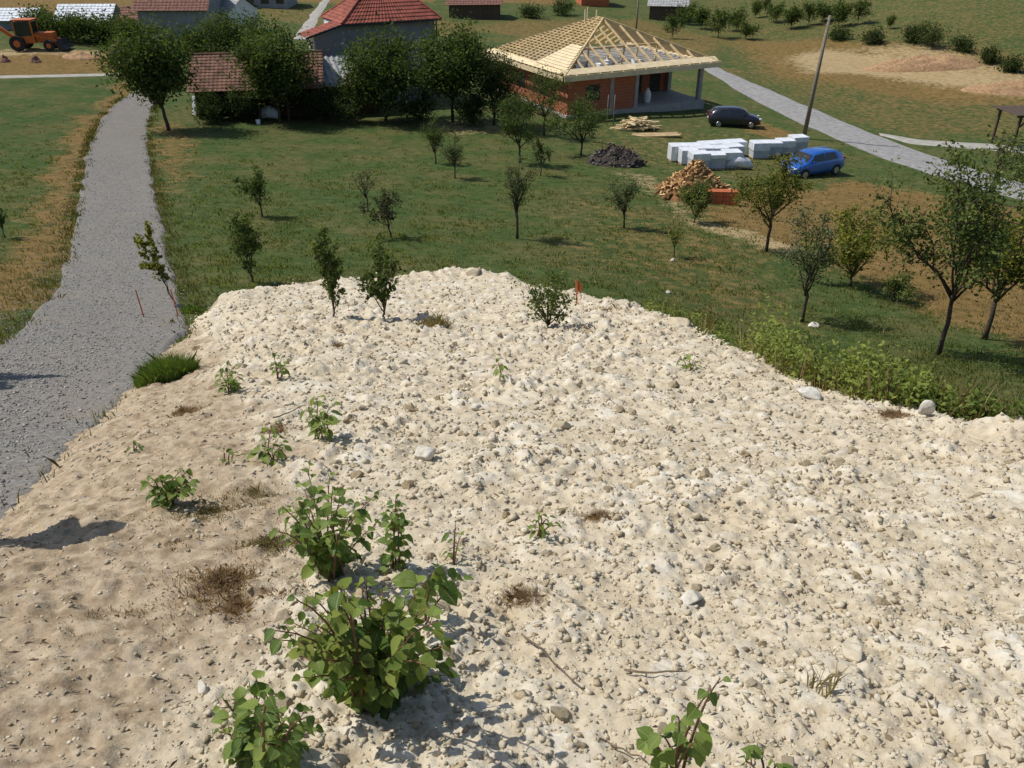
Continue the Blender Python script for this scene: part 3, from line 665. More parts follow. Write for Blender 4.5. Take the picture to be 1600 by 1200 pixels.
# ------------------------------------------------------------------ trees
def make_tree(name, label, base, h, wd, *, trunk=.3, limbs=7, subs=7, leaves=2500, lsize=.09, mat='leaf_orchard', seed=0, vase=.5, lean=(0, 0), rad=None, group=None, cat='tree', spread_=None, tmat='bark'):
    rn = random.Random(seed); root = thing(name, label, cat, tuple(base), 0, group); rad = rad or max(.018, h * .017)
    mb = MB(); th = trunk * h; top = Vector((lean[0] * h * .5, lean[1] * h * .5, th)); P = [Vector((0, 0, -.08))]
    for i in range(1, 5): q = i / 4; P.append(top * q + Vector((rn.gauss(0, .02) * h * .5 * q, rn.gauss(0, .02) * h * .5 * q, 0)))
    mb.tube(P, [rad * 1.25, rad * 1.05, rad * .95, rad * .88, rad * .8], 7)
    cc = Vector((lean[0] * h, lean[1] * h, th + (h - th) * .52)); rz_ = (h - th) * .5; rx = wd * .5
    twigs = []
    for i in range(limbs):
        az = 6.283 * (i + rn.uniform(-.35, .35)) / limbs; el = rn.uniform(-.25, 1.25) if i else 1.45
        e = cc + Vector((math.cos(az) * math.cos(el) * rx, math.sin(az) * math.cos(el) * rx, math.sin(el) * rz_)) * rn.uniform(.45, 1.2)
        st = P[-1] * rn.uniform(.72, 1.0) if i else P[-1]
        mid = st.lerp(e, .5) + Vector((math.cos(az), math.sin(az), 0)) * rx * (.22 - .42 * vase) + Vector((rn.gauss(0, .05) * wd, rn.gauss(0, .05) * wd, -.05 * h * (vase - .5)))
        pts = []
        for k in range(6):
            q = k / 5; pts.append(st * (1 - q) ** 2 + mid * 2 * q * (1 - q) + e * q * q + Vector((rn.gauss(0, .012), rn.gauss(0, .012), rn.gauss(0, .012))) * h * (q > 0))
        mb.tube(pts, [rad * .62 * (1 - .78 * k / 5) for k in range(6)], 5)
        twigs.append((pts[3], pts[5], .8))
        for j in range(subs):
            k = rn.uniform(.3, 1) * 4.99; a_ = pts[int(k)].lerp(pts[int(k) + 1], k % 1)
            dv = Vector((rn.gauss(0, 1), rn.gauss(0, 1), rn.gauss(.35 + vase * .5, .7))).normalized() * rn.uniform(.12, .3) * (wd + h * .5) * .6
            b_ = a_ + dv; r_ = b_ - cc; lim = math.sqrt((r_.x / rx) ** 2 + (r_.y / rx) ** 2 + (r_.z / rz_) ** 2)
            if lim > 1.12: b_ = cc + r_ * (1.12 / lim)
            mb.tube([a_, a_.lerp(b_, .5) + Vector((0, 0, .01 * h)), b_], [rad * .22, rad * .15, rad * .08], 4, False); twigs.append((a_, b_, 1))
    mb.build('trunk', tmat, root, True); leaves = int(leaves * (1.35 if h > 4.5 else 1.35))
    rng = np.random.default_rng(seed + 1000); T0 = np.array([q[0][:] for q in twigs]); T1 = np.array([q[1][:] for q in twigs]); tw = rng.uniform(.3, 1, len(twigs))
    idx = rng.choice(len(twigs), leaves, p=tw / tw.sum()); f = rng.uniform(.1, 1.08, leaves)[:, None]
    sp_ = spread_ or wd * .045
    cen = T0[idx] * (1 - f) + T1[idx] * f + rng.normal(0, 1, (leaves, 3)) * (sp_ * (.5 + rng.uniform(0, 1, len(twigs))[idx])[:, None]); cen[:, 2] = np.maximum(cen[:, 2], .04 * h)
    cv = rng.uniform(0, .85, len(twigs))[idx]; lsize = lsize * 1.12
    leafquads(cen, lsize, mat, 'crown', root, .5, seed + 5, .55, cv); return root
def tree(name, label, px, py, top, wpx, **kw):
    p = at(px, py); h = height_to(p, top); wd = wpx * mpp(p) * (1.25 if wpx < 120 and name == 'fruit_tree' else 1.0); return make_tree(name, label, p, h, wd, seed=abs(int(px * 7 + py)), **kw)
LO = dict(leaves=1500, lsize=.085)
# young fruit trees in the meadow
tree('fruit_tree', 'bushy dark green fruit tree just behind the left rim of the earth mound', 395, 441, 340, 66, trunk=.18, leaves=2300, lsize=.075, mat='leaf_mid')
tree('fruit_tree', 'slender fruit tree standing up-slope of the bushy one near the gravel road', 410, 338, 262, 50, trunk=.25, **LO, mat='leaf_mid')
tree('fruit_tree', 'purplish dark fruit sapling with a bent stem in the meadow', 612, 372, 298, 52, trunk=.3, leaves=1000, lsize=.08, mat='leaf_purple', lean=(-.12, 0))
tree('fruit_tree', 'thin bare-stemmed sapling close to the purplish dark one', 575, 330, 262, 34, trunk=.4, leaves=420, lsize=.07, mat='leaf_grey')
tree('fruit_tree', 'vase-shaped fruit tree with single dark trunk alone in mid meadow', 808, 373, 246, 62, trunk=.36, leaves=1900, lsize=.07, mat='leaf_grey', vase=.9)
tree('fruit_tree', 'upright fruit tree with forked stem between the firewood heap and mound', 975, 357, 278, 52, trunk=.3, leaves=1700, lsize=.075, mat='leaf_grey', vase=.9)
tree('fruit_tree', 'round leafy bush-like tree growing against the firewood heap', 1085, 348, 284, 60, trunk=.15, leaves=2600, lsize=.09, mat='leaf_orchard', vase=.2)
tree('fruit_tree', 'single-stemmed tree with full crown touched orange, downhill of the blue car', 1197, 393, 252, 92, trunk=.38, leaves=3400, lsize=.10, mat='leaf_orange', vase=.3, limbs=9)
tree('fruit_tree', 'wispy pale sapling above a tiny white stone', 1053, 402, 346, 28, trunk=.3, leaves=300, lsize=.07, mat='leaf_yellow')
tree('fruit_tree', 'thin grey-leaved tree with a white stone at its foot', 1253, 503, 340, 94, trunk=.34, leaves=1900, lsize=.075, mat='leaf_grey', vase=.8, subs=9)
tree('fruit_tree', 'yellow-green broad bushy tree on the dry grass strip', 1328, 447, 335, 108, trunk=.16, leaves=3800, lsize=.10, mat='leaf_yellow', vase=.2, limbs=9)
tree('fruit_tree', 'tall forked plum tree with dark trunk beside the weed bank', 1466, 556, 226, 235, trunk=.36, leaves=5200, lsize=.095, mat='leaf_orchard', vase=.5, limbs=13, subs=10, lean=(-.05, 0), spread_=.12, rad=.055)
tree('fruit_tree', 'spreading leafy tree with a pale stem behind the tall forked plum', 1538, 530, 312, 140, trunk=.36, leaves=3800, lsize=.095, mat='leaf_yellow', vase=.5, limbs=9)
tree('fruit_tree', 'low dark bush on the dry strip beneath the tall plum', 1398, 470, 430, 62, trunk=.12, leaves=900, lsize=.08, mat='leaf_orchard', cat='bush')
tree('fruit_tree', 'leafy tree overhanging the asphalt road by the dark timber shelter', 1612, 345, 225, 150, trunk=.4, leaves=3600, lsize=.11, mat='leaf_mid', vase=.3, limbs=9)
tree('fruit_tree', 'thin upright tree at the asphalt road edge below the side lane', 1545, 320, 205, 44, trunk=.3, leaves=700, lsize=.09, mat='leaf_grey', vase=.9)
tree('fruit_tree', 'small upright tree at the left of the pair in front of the dark yard', 681, 256, 182, 44, trunk=.25, **LO, mat='leaf_mid', vase=.8)
tree('fruit_tree', 'small vase-shaped tree beside its upright twin in front of the dark yard', 711, 279, 212, 44, trunk=.3, **LO, mat='leaf_grey', vase=.8)
tree('fruit_tree', 'fresh green tree in front of the unfinished house, left of its neighbour', 812, 255, 150, 72, trunk=.3, leaves=2600, lsize=.11, mat='leaf_mid', vase=.5)
tree('fruit_tree', 'dark little sapling at the foot of a fresh green tree', 845, 275, 216, 32, trunk=.3, leaves=800, lsize=.09, mat='leaf_dark')
tree('fruit_tree', 'shady tree hiding the corner of the unfinished brick house', 850, 212, 112, 80, trunk=.3, leaves=3000, lsize=.12, mat='leaf_mid', limbs=9)
tree('fruit_tree', 'leafy tree before the red brick wall, next to the dark rubble heap', 908, 244, 146, 84, trunk=.25, leaves=3200, lsize=.12, mat='leaf_mid', limbs=9)
tree('fruit_tree', 'tiny sapling at the left field edge across the gravel road', 8, 372, 320, 24, trunk=.3, leaves=300, lsize=.08, mat='leaf_dark')
tree('fruit_tree', 'bushy tree left of the gravel road throwing shade on it', -95, 600, 420, 150, trunk=.15, leaves=3000, lsize=.09, mat='leaf_mid', cat='bush')
tree('roadside_sapling', 'thin orange-tinged sapling leaning at the gravel road edge', 277, 478, 356, 42, trunk=.25, leaves=800, lsize=.085, mat='leaf_yellow', lean=(-.18, 0), vase=.9, rad=.015, limbs=4)
# saplings half buried in the mound
tree('buried_sapling', 'leafy sapling rising from the mound at a small brown hollow', 522, 501, 366, 64, trunk=.12, leaves=900, lsize=.075, mat='leaf_orchard', vase=1.0, limbs=8, rad=.02)
tree('buried_sapling', 'dark leafy sapling rising from the mound right of its twin', 601, 505, 372, 74, trunk=.14, leaves=950, lsize=.075, mat='leaf_mid', vase=1.0, limbs=8, rad=.02)
tree('buried_sapling', 'wide fan-shaped bush poking out of the mound near the orange flag', 856, 515, 428, 110, trunk=.1, leaves=800, lsize=.06, mat='leaf_orchard', vase=.7, limbs=11, rad=.018, cat='bush')
# big shady trees by the farmyard
BIG = dict(limbs=18, subs=12, leaves=9000, lsize=.23, vase=.25, spread_=.42)
tree('yard_tree', 'tall dark tree with bare leaning trunk at the far end of the gravel road', 264, 204, 36, 116, trunk=.28, mat='leaf_mid', **BIG, lean=(-.05, 0))
tree('yard_tree', 'tall dark tree covering part of the old brown barn roof', 437, 192, 38, 122, trunk=.2, mat='leaf_mid', **BIG)
tree('yard_tree', 'broad dark tree standing in front of the red-roofed house', 603, 190, 48, 150, trunk=.16, mat='leaf_mid', **BIG)
tree('yard_tree', 'dark tree with visible slim trunk right of the red-roofed house', 707, 190, 50, 112, trunk=.32, mat='leaf_mid', **BIG)
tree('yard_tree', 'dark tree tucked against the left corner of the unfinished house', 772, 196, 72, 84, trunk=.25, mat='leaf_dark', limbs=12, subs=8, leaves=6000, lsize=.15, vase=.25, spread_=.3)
for i, (px, py, top, wp, lb) in enumerate([(330, 192, 148, 70, 'low dark bush under the brown barn eave'), (385, 190, 140, 70, 'dark bush between the barn and the tall dark tree'),
        (500, 190, 138, 90, 'dense dark bush below the grey lean-to roof'), (545, 192, 120, 80, 'dark bush left of the broad tree by the red-roofed house'), (660, 192, 140, 80, 'dark bush at the base of the grey house wall'), (740, 196, 150, 60, 'shady bush under the slim-trunked dark tree'), (800, 205, 140, 60, 'shady bush at the corner of the unfinished house')]):
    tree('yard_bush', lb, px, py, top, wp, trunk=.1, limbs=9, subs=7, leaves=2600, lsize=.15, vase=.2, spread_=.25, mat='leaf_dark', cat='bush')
# hedge trees by the far farm, and behind the tall road tree
for px, py, top, wp, lb in [(72, 62, 22, 70, 'dark hedge tree behind the orange digger'), (120, 66, 26, 80, 'dark hedge tree in front of the white-roofed shed'), (165, 66, 30, 60, 'dark hedge tree right of the white-roofed shed'),
        (215, 92, 34, 70, 'green tree below the far brown-roofed house'), (320, 105, 40, 90, 'bushy tree behind the barn roof below the far house'), (365, 100, 28, 70, 'bushy tree behind the barn near the village road'), (400, 90, 32, 60, 'green tree at the bend of the village road')]:
    tree('hedge_tree', lb, px, py, top, wp, trunk=.12, limbs=10, subs=7, leaves=3000, lsize=.24, vase=.2, spread_=.45, mat='leaf_mid')
# orchard on the slope beyond the timber roof
ORCH = [(1095, 45, 12, 40), (1122, 60, 18, 46), (1150, 48, 14, 36), (1180, 28, 2, 24), (1195, 22, -2, 22), (1212, 35, 5, 30), (1235, 45, 10, 44), (1262, 40, 6, 40), (1285, 34, 4, 40), (1310, 42, 4, 40), (1340, 38, 2, 40), (1075, 38, 6, 34), (1390, 45, 24, 20), (1050, 60, 26, 34), (1165, 62, 34, 30)]
o0 = None
for i, (px, py, top, wp) in enumerate(ORCH):
    p = at(px, py); h = height_to(p, top); wd = wp * mpp(p)
    if i < 3:
        o = make_tree('orchard_tree', 'small round fruit tree in the orchard beyond the timber roof frame', p, h, wd, trunk=.22, limbs=8, subs=6, leaves=1400, lsize=.24, mat='leaf_mid', seed=900 + i, vase=.3, spread_=.3, group='orchard trees beyond the timber roof'); o0 = o0 or []; o0.append((o, h, wd))
    else:
        s_, hh_, ww_ = o0[i % 3]; dup(s_, p, i * 1.1, None, (wd / ww_, wd / ww_, h / hh_))
for px, py, top, wp, lb in [(1310, 62, 48, 34, 'low scrub bush at the left end of the earth bank'), (1365, 68, 52, 40, 'rusty scrub bush on the crest of the earth bank'), (1545, 98, 80, 46, 'scrub bush on the crest between the two earth banks'), (1580, 112, 98, 30, 'tiny scrub bush above the low earth bank'), (1455, 74, 40, 60, 'dark scrub bush above the orange earth bank'), (1425, 66, 44, 40, 'small scrub bush left of the larger one on the bank'), (1500, 80, 62, 40, 'low scrub bush at the right end of the earth bank'), (880, 24, 2, 40, 'low bush behind the ridge of the timber roof'), (830, 28, 12, 40, 'low bush between the far shed and the timber roof')]:
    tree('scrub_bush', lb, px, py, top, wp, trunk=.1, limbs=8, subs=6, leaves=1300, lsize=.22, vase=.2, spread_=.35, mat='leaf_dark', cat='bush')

# ------------------------------------------------------------------ leafy shrubs on the mound: each leaf its own piece
def leaf_mesh(seed, wide=.62):
    rn = random.Random(seed); prof = [(0, .0), (.1, .26), (.28, .46), (.5, .44), (.72, .28), (.88, .12), (1, 0)]
    V = []; Fc = []
    for u, hw in prof:
        zc = -.22 * u * u + rn.uniform(-.02, .02); k = hw * wide * rn.uniform(.92, 1.1)
        V += [(-k, u, zc + k * .42 + rn.uniform(-.03, .03)), (0, u, zc), (k, u, zc + k * .42 + rn.uniform(-.03, .03))]
    for i in range(len(prof) - 1):
        a_ = i * 3; Fc += [(a_, a_ + 1, a_ + 4, a_ + 3), (a_ + 1, a_ + 2, a_ + 5, a_ + 4)]
    me = bpy.data.meshes.new('leaf'); me.from_pydata(V, [], Fc); me.update(); me.polygons.foreach_set('use_smooth', np.ones(len(me.polygons), bool)); me.materials.append(MATS['leaf_shrub']); return me
LEAF_W = [leaf_mesh(i, .95) for i in range(5)]; LEAF_N = [leaf_mesh(20 + i, .55) for i in range(5)]
def shrub(name, label, base_px, tips, nleaf, lsize, meshes, seed=0, cat='shrub', y_jit=.12, stem='stem', rad=.006, bare=.2, smat=None):
    rn = random.Random(seed); B = on_m(*base_px); root = thing(name, label, cat, tuple(B)); mb = MB(); nodes = []
    for (tx, ty) in tips:
        T = at_y(tx, ty, B.y + rn.uniform(-y_jit, y_jit)); T.z = max(T.z, float(MD(T.x, T.y)) + .04); e = T - B
        st = Vector((rn.gauss(0, .03), rn.gauss(0, .03), -.03)); mid = Vector((e.x * .4, e.y * .4, e.z * .62 + .05))
        pts = [st * (1 - q) ** 2 + mid * 2 * q * (1 - q) + e * q * q for q in [k / 6 for k in range(7)]]
        mb.tube(pts, [rad * (1 - .7 * k / 6) for k in range(7)], 5); nodes.append(pts)
    per = max(2, int(nleaf / len(tips))); cnt = 0; XV, XF, XA = [], [], []
    for pts in nodes:
        ph = rn.uniform(0, 6.28); ax = (pts[6] - pts[3]).normalized()
        for j in range(per):
            q = bare + (1 - bare) * (j + rn.uniform(0, .6)) / per; q = min(q, 1) * 5.999; k = int(q); p = pts[k].lerp(pts[k + 1], q - k)
            ph += 2.4 + rn.uniform(-.4, .4); out = Vector((math.cos(ph), math.sin(ph), rn.uniform(.1, .8))).normalized()
            if j >= per - 2: out = (out * .5 + ax).normalized()
            pet = p + out * lsize * rn.uniform(.25, .6); mb.tube([p, pet], [rad * .3, rad * .22], 3, False)
            fwd = Vector((out.x, out.y, rn.uniform(-.75, .25))).normalized(); up = Vector((rn.gauss(0, .3), rn.gauss(0, .3), 1)); sx = fwd.cross(up).normalized(); up = sx.cross(fwd)
            s_ = lsize * rn.uniform(.45, 1.25) * (1 - .35 * (q / 6) ** 3); cnt += 1
            M = Matrix(((sx.x, fwd.x, up.x, pet.x), (sx.y, fwd.y, up.y, pet.y), (sx.z, fwd.z, up.z, pet.z), (0, 0, 0, 1))) @ Matrix.Scale(s_, 4)
            zg = float(MD(B.x + pet.x, B.y + pet.y)) - B.z
            if pet.z + fwd.z * s_ < zg: M.translation.z += zg - (pet.z + fwd.z * s_) + .01
            me_ = meshes[rn.randrange(5)]
            if nleaf > 300 and cnt % 3:
                b0 = len(XV); XV += [tuple(M @ v.co) for v in me_.vertices]; XF += [tuple(b0 + k_ for k_ in f_.vertices) for f_ in me_.polygons]; XA += [rn.random()] * len(me_.polygons); continue
            o = bpy.data.objects.new('leaf', me_); C.objects.link(o); o.parent = root; o.matrix_local = M
    if XV: stuff(np_mesh('inner_leaves', XV, XF, 'leaf_weed', root, True, fattr=XA))
    mb.build('stem', stem, root, True); return root
def tipset(cx, cy, rx, ry, n, seed):
    rn = random.Random(seed); out = []
    for i in range(n):
        a_ = 6.283 * i / n + rn.uniform(-.3, .3); r_ = rn.uniform(.45, 1.0); out.append((cx + rx * r_ * math.cos(a_), cy + ry * r_ * math.sin(a_)))
    return out
shrub('leafy_shrub', 'largest broad-leaved shrub, a dense dome of leaves on the pale earth', (585, 1085), tipset(565, 990, 138, 95, 36, 1) + [(690, 1040), (695, 1010), (440, 1000), (455, 1030), (480, 1060), (520, 1075), (640, 1085), (690, 1070), (430, 985), (600, 1090)], 780, .062, LEAF_W, 1, y_jit=.36, bare=.06)
shrub('leafy_shrub', 'loose leafy shrub just uphill behind the largest dome of leaves', (515, 905), tipset(508, 800, 85, 75, 17, 2), 290, .060, LEAF_W, 2, y_jit=.3)
shrub('leafy_shrub', 'upright single shoot clothed in drooping leaves above the largest shrub', (622, 890), [(618, 782), (612, 800), (625, 812)], 64, .055, LEAF_W, 3, y_jit=.05, bare=.05)
shrub('leafy_shrub', 'shoot with a few big broad leaves right of the largest shrub', (655, 975), [(690, 895), (670, 905), (715, 915), (650, 920)], 20, .10, LEAF_W, 4, bare=.5)
shrub('leafy_shrub', 'little sprout of narrow leaves right of the upright shoot', (710, 880), [(712, 820), (720, 838)], 12, .06, LEAF_N, 5)
shrub('leafy_shrub', 'reddish-stemmed leafy shrub growing nearest the small white stone', (415, 1215), tipset(415, 1135, 75, 65, 10, 6) + [(350, 1095), (400, 1065), (480, 1120)], 190, .058, LEAF_W, 6, y_jit=.2)
shrub('leafy_seedling', 'young seedling with rounded leaves beside thin twigs on powdery earth', (1055, 1225), [(1125, 1060), (1100, 1090), (1060, 1120), (1010, 1160), (1035, 1150), (1085, 1160)], 40, .062, LEAF_W, 7, y_jit=.12, cat='seedling')
shrub('leafy_seedling', 'seedling throwing a shadow at the edge of the powdery earth', (1190, 1240), [(1165, 1190), (1215, 1195), (1190, 1185)], 16, .06, LEAF_W, 17, cat='seedling')
shrub('leafy_shrub', 'twin-lobed leafy shrub on the sandy bank', (262, 792), tipset(243, 760, 22, 20, 6, 8) + tipset(290, 752, 20, 22, 6, 9), 120, .06, LEAF_W, 8, y_jit=.15)
shrub('leafy_shrub', 'small pointed leafy plant on the ridge between sand and clods', (420, 725), [(425, 668), (432, 690), (415, 695), (440, 700), (405, 705)], 44, .09, LEAF_N, 9)
shrub('leafy_shrub', 'tiny low sprout left of the pointed leafy plant', (356, 722), [(350, 708), (362, 705), (370, 712)], 14, .07, LEAF_N, 10)
shrub('leafy_shrub', 'small leafy plant casting a round shadow on the clods', (505, 685), [(495, 622), (480, 640), (520, 632), (505, 645), (490, 655), (512, 655)], 52, .10, LEAF_N, 11)
shrub('leafy_shrub', 'compact bright green plant beside the grass clump', (360, 612), tipset(358, 588, 18, 20, 8, 12), 60, .09, LEAF_N, 12)
shrub('leafy_shrub', 'dark reddish stemmed sprig uphill of the compact bright plant', (438, 592), [(425, 548), (440, 558), (450, 566), (430, 570), (445, 575)], 36, .085, LEAF_N, 13)
shrub('leafy_shrub', 'small weed with slender shoots near the right rim', (1080, 578), [(1072, 555), (1085, 560), (1092, 566), (1060, 560)], 26, .09, LEAF_N, 14)
shrub('leafy_shrub', 'small upright weed in the middle of the clods', (780, 596), [(778, 565), (784, 572)], 12, .08, LEAF_N, 15)
shrub('leafy_shrub', 'tiny green sprout on the bare sandy bank', (214, 706), [(210, 690), (222, 700)], 9, .06, LEAF_N, 16)
shrub('leafy_shrub', 'small spreading weed between the brown dead patches', (848, 838), [(838, 815), (855, 812), (868, 822), (845, 806)], 22, .055, LEAF_N, 18)

# grass clumps on the mound
def clump(name, label, px, py, wpx, hpx, n, mat, lean, seed, cat='grass clump', wmul=1.0):
    p = on_m(px, py); k = mpp(p); rng = np.random.default_rng(seed); r = wpx * k * .5
    a_ = rng.uniform(0, 6.28, n); q = (np.sqrt(rng.uniform(0, 1, n)) if cat != 'dead grass' else np.abs(rng.normal(0, .75, n)) * (.7 + .6 * vnoise(a_ * 1.3, a_ * 0 + seed, seed))) * r; x = p.x + np.cos(a_) * q; y = p.y + np.sin(a_) * q * .9
    if cat == 'dead grass':
        kp = fbm(x * 2.2 / max(r, .1) * .6, y * 2.2 / max(r, .1) * .6, seed, 4) > .47; x, y, q = x[kp], y[kp], q[kp]; n = len(x)
    hh_ = hpx * k * np.clip(1 - .55 * (q / r) ** 2, .25, 1) * (.5 if cat == 'dead grass' else 1); z = np.maximum(MD(x, y), GZ(x, y))
    o = blades(np.stack([x - p.x, y - p.y, z - p.z], 1), hh_, np.full(n, (.0022 + .0006 * p.y) * wmul), mat, name, lean, None, seed, 1, .01)
    o.location = p; return tag(o, label, cat)
clump('grass_clump', 'thick bright green grass clump at the gravel road edge', 262, 588, 96, 40, 7000, 'grass_clump', .9, 81, wmul=.4)
clump('grass_clump', 'thin green grass tuft among clods right of the buried saplings', 678, 508, 60, 20, 260, 'straw_blade', 1.2, 82)
clump('grass_clump', 'low green grass tuft on the mound by the orange-tinged sapling', 300, 488, 34, 14, 240, 'grass_clump', 1.0, 83)
clump('grass_tuft', 'spiky half-dry grass tuft on the powdery earth', 1288, 1085, 46, 70, 26, 'straw_blade', .8, 84)
clump('dead_grass', 'matted rusty dead grass beside the largest leafy shrub', 385, 945, 130, 26, 4212, 'dry_blade', 2.2, 85, 'dead grass', 0.24)
clump('dead_grass', 'brown dead weed patch below the small spreading weed', 910, 880, 120, 18, 3744, 'dry_blade', 2.2, 86, 'dead grass', 0.20)
clump('dead_grass', 'dark brown dead tuft above the larger brown patch', 935, 808, 64, 18, 1778, 'dry_blade', 2.2, 87, 'dead grass', 0.20)
clump('dead_grass', 'greyish brown dead patch right of the largest leafy shrub', 815, 935, 110, 20, 2808, 'dry_blade', 2.2, 88, 'dead grass', 0.17)
clump('dead_grass', 'reddish dead weeds under the grass clump on the bank', 285, 645, 90, 14, 2340, 'dry_blade', 2.2, 89, 'dead grass', 0.20)
clump('dead_grass', 'brown dead weeds at the foot of the pointed leafy plant', 425, 672, 80, 12, 1965, 'dry_blade', 2.2, 90, 'dead grass', 0.20)
clump('dead_grass', 'reddish dead weeds on the rim near the white rock', 1395, 650, 60, 16, 1684, 'dry_blade', 2.2, 91, 'dead grass', 0.27)
clump('dead_grass', 'small brown hollow of dead weeds near the buried saplings', 527, 540, 36, 9, 1216, 'dry_blade', 2.2, 92, 'dead grass', 0.20)
clump('dead_grass', 'grey-green wiry weeds left of the loose leafy shrub', 410, 770, 90, 26, 1965, 'straw_blade', 2.2, 93, 'dead grass', 0.17)
clump('dead_grass', 'dead stubble along the rim below the orange flag', 960, 480, 60, 14, 1216, 'dry_blade', 2.2, 94, 'dead grass', 0.27)
clump('dead_grass', 'sparse rusty stubble on the lower sandy bank', 280, 850, 60, 14, 1029, 'dry_blade', 2.2, 95, 'dead grass', 0.17)
clump('dead_grass', 'wide rusty brown dead grass mat left of the largest shrub', 350, 905, 170, 22, 2600, 'dry_blade', 2.2, 96, 'dead grass', .55)
clump('dead_grass', 'thin straw litter on the lower sandy bank', 190, 980, 260, 12, 1500, 'dry_blade', 2.4, 97, 'dead grass', .45)
clump('dead_grass', 'straw litter around the twin-lobed shrub', 330, 800, 200, 12, 1500, 'straw_blade', 2.4, 98, 'dead grass', .5)
clump('dead_grass', 'wiry dry weeds below the twin-lobed shrub', 420, 850, 120, 20, 1200, 'straw_blade', 2.2, 99, 'dead grass', .5)
# twigs
def twig(label, a_, b_, r, seed):
    rn = random.Random(seed); P = []
    for k in range(7):
        q = k / 6; p = on_m(a_[0] + (b_[0] - a_[0]) * q, a_[1] + (b_[1] - a_[1]) * q); p.z += r * 1.2 + .012 + rn.uniform(0, .01); P.append(p)
    o = P[0].copy(); ob = MB().tube([p - o for p in P], [r * (1 - .5 * k / 6) for k in range(7)], 5).build('twig', 'dead_twig'); ob.location = o; tag(ob, label, 'twig')
twig('straight dry twig lying uphill of the young seedling', (815, 1000), (908, 1084), .0045, 1)
twig('dark crosswise twig beside the tip of the young seedling', (975, 1058), (1072, 1060), .005, 2)
twig('thin twig touching the bottom of the young seedling', (935, 1165), (1010, 1198), .004, 3)
twig('bleached curved twig beside the rusty dead grass', (352, 975), (378, 972), .006, 4)
twig('grey stick leading to the leafy plant with a round shadow', (428, 662), (478, 636), .007, 5)

# survey stakes
def stake(px, py, top, label, flag=False):
    p = on_m(px, py); h = height_to(p, top); root = thing('survey_stake', label, 'stake', tuple(p))
    mb = MB(); mb.box(-.012, .012, -.012, .012, -.1, h - .03); mb.tube([(0, 0, h - .03), (0, 0, h)], [.016, .006], 4); st = mb.build('post', 'orange_paint', root)
    st.rotation_euler = (0, R(-3), .4)
    if flag:
        f_ = MB(); V = [(.014 + .018 * i, .025 * math.sin(i * 1.9), h - .02 - .03 * i) for i in range(5)]
        for i in range(4): f_.poly([V[i], V[i + 1], (V[i + 1][0], V[i + 1][1] + .01, V[i + 1][2] - .2), (V[i][0], V[i][1], V[i][2] - .2)], .006, (0, 1, 0))
        f_.build('ribbon', 'orange_paint', root)
stake(226, 499, 452, 'thin orange survey stake standing on the gravel road')
stake(279, 496, 452, 'thin orange survey stake at the foot of the leaning sapling')
stake(901, 474, 436, 'orange ribboned survey stake on the far rim of the mound', True)

# ------------------------------------------------------------------ tiled roofs
def tiled(mb, A, B, Cc, Dd, course=.34, roll=.30, amp=.03, lift=.05):
    """slope with lower edge A-B and upper edge D-C, real overlapping courses with rolls"""
    A, B, Cc, Dd = map(Vector, (A, B, Cc, Dd)); n = max(2, int(((Dd + Cc) * .5 - (A + B) * .5).length / course)); m = max(4, int((B - A).length / roll)) * 2
    nr = (B - A).cross(Dd - A); 
    if nr.length < 1e-6: nr = (B - A).cross(Cc - A)
    nr.normalize()
    if nr.z < 0: nr = -nr
    for i in range(n):
        base = len(mb.v)
        for r_, (q, e) in enumerate(((i / n, lift), ((i + 1.06) / n, .008))):
            L = A.lerp(Dd, min(q, 1)); Rr = B.lerp(Cc, min(q, 1))
            for j in range(m + 1): mb.v.append(tuple(L.lerp(Rr, j / m) + nr * (e + amp * (j % 2))))
        for j in range(m + 1): mb.v.append(tuple(A.lerp(Dd, i / n).lerp(B.lerp(Cc, i / n), j / m)))
        k = m + 1
        for j in range(m):
            mb.f.append((base + j, base + j + 1, base + k + j + 1, base + k + j)); mb.f.append((base + 2 * k + j, base + 2 * k + j + 1, base + j + 1, base + j))
    return mb

# red-roofed house
Lc = Vector((-13.1, 69.2, 0)); Rc = Vector((-5.7, 73.0, 0)); ang = math.atan2(Rc.y - Lc.y, Rc.x - Lc.x); gz = Gs(-10, 71) - .1; Ez = CZ - 8.05 - gz; Lw = (Rc - Lc).length
h1 = thing('red_roofed_house', 'two-storey grey house with a bright red tiled hip roof', 'house', (Lc.x, Lc.y, gz), ang)
DP = 5.6; CT = 2.4
mb = MB(); mb.poly([(-2.1, .45, -.3), (Lw - .45, .45, -.3), (Lw - .45, .45, Ez - .08), (.1, .45, Ez - .08), (-2.1, .45, Ez - .66)], .3, (0, -1, 0)); mb.build('front_wall', 'plaster_grey', h1)
mb = MB(); mb.box(-2.1, -1.8, .76, CT - .1, -.3, Ez - .68); mb.box(.1, .4, CT, DP - .4, -.3, Ez - .1); mb.build('left_wall', 'plaster_white', h1)
mb = MB(); mb.box(Lw - .75, Lw - .455, .76, DP - .4, -.3, Ez - .1); mb.build('right_wall', 'plaster_grey', h1)
mb = MB(); mb.box(.1, Lw - .45, DP - .39, DP - .1, -.3, Ez - .1); mb.build('back_wall', 'plaster_grey', h1)
RL = (3.4, DP / 2, Ez + 2.4); RR = (Lw - 2.6, DP / 2, Ez + 2.4)
rf = tiled(MB(), (0, 0, Ez), (Lw, 0, Ez), RR, RL).build('roof_front', 'tile_red', h1)
tiled(MB(), (-2.9, CT, Ez - .78), (-2.9, 0, Ez - .78), (0, 0, Ez), (0, CT, Ez)).build('roof_left_eave', 'tile_red', h1)
tiled(MB(), (0, DP, Ez), (0, 0, Ez), RL, RL).build('roof_left', 'tile_red', h1)
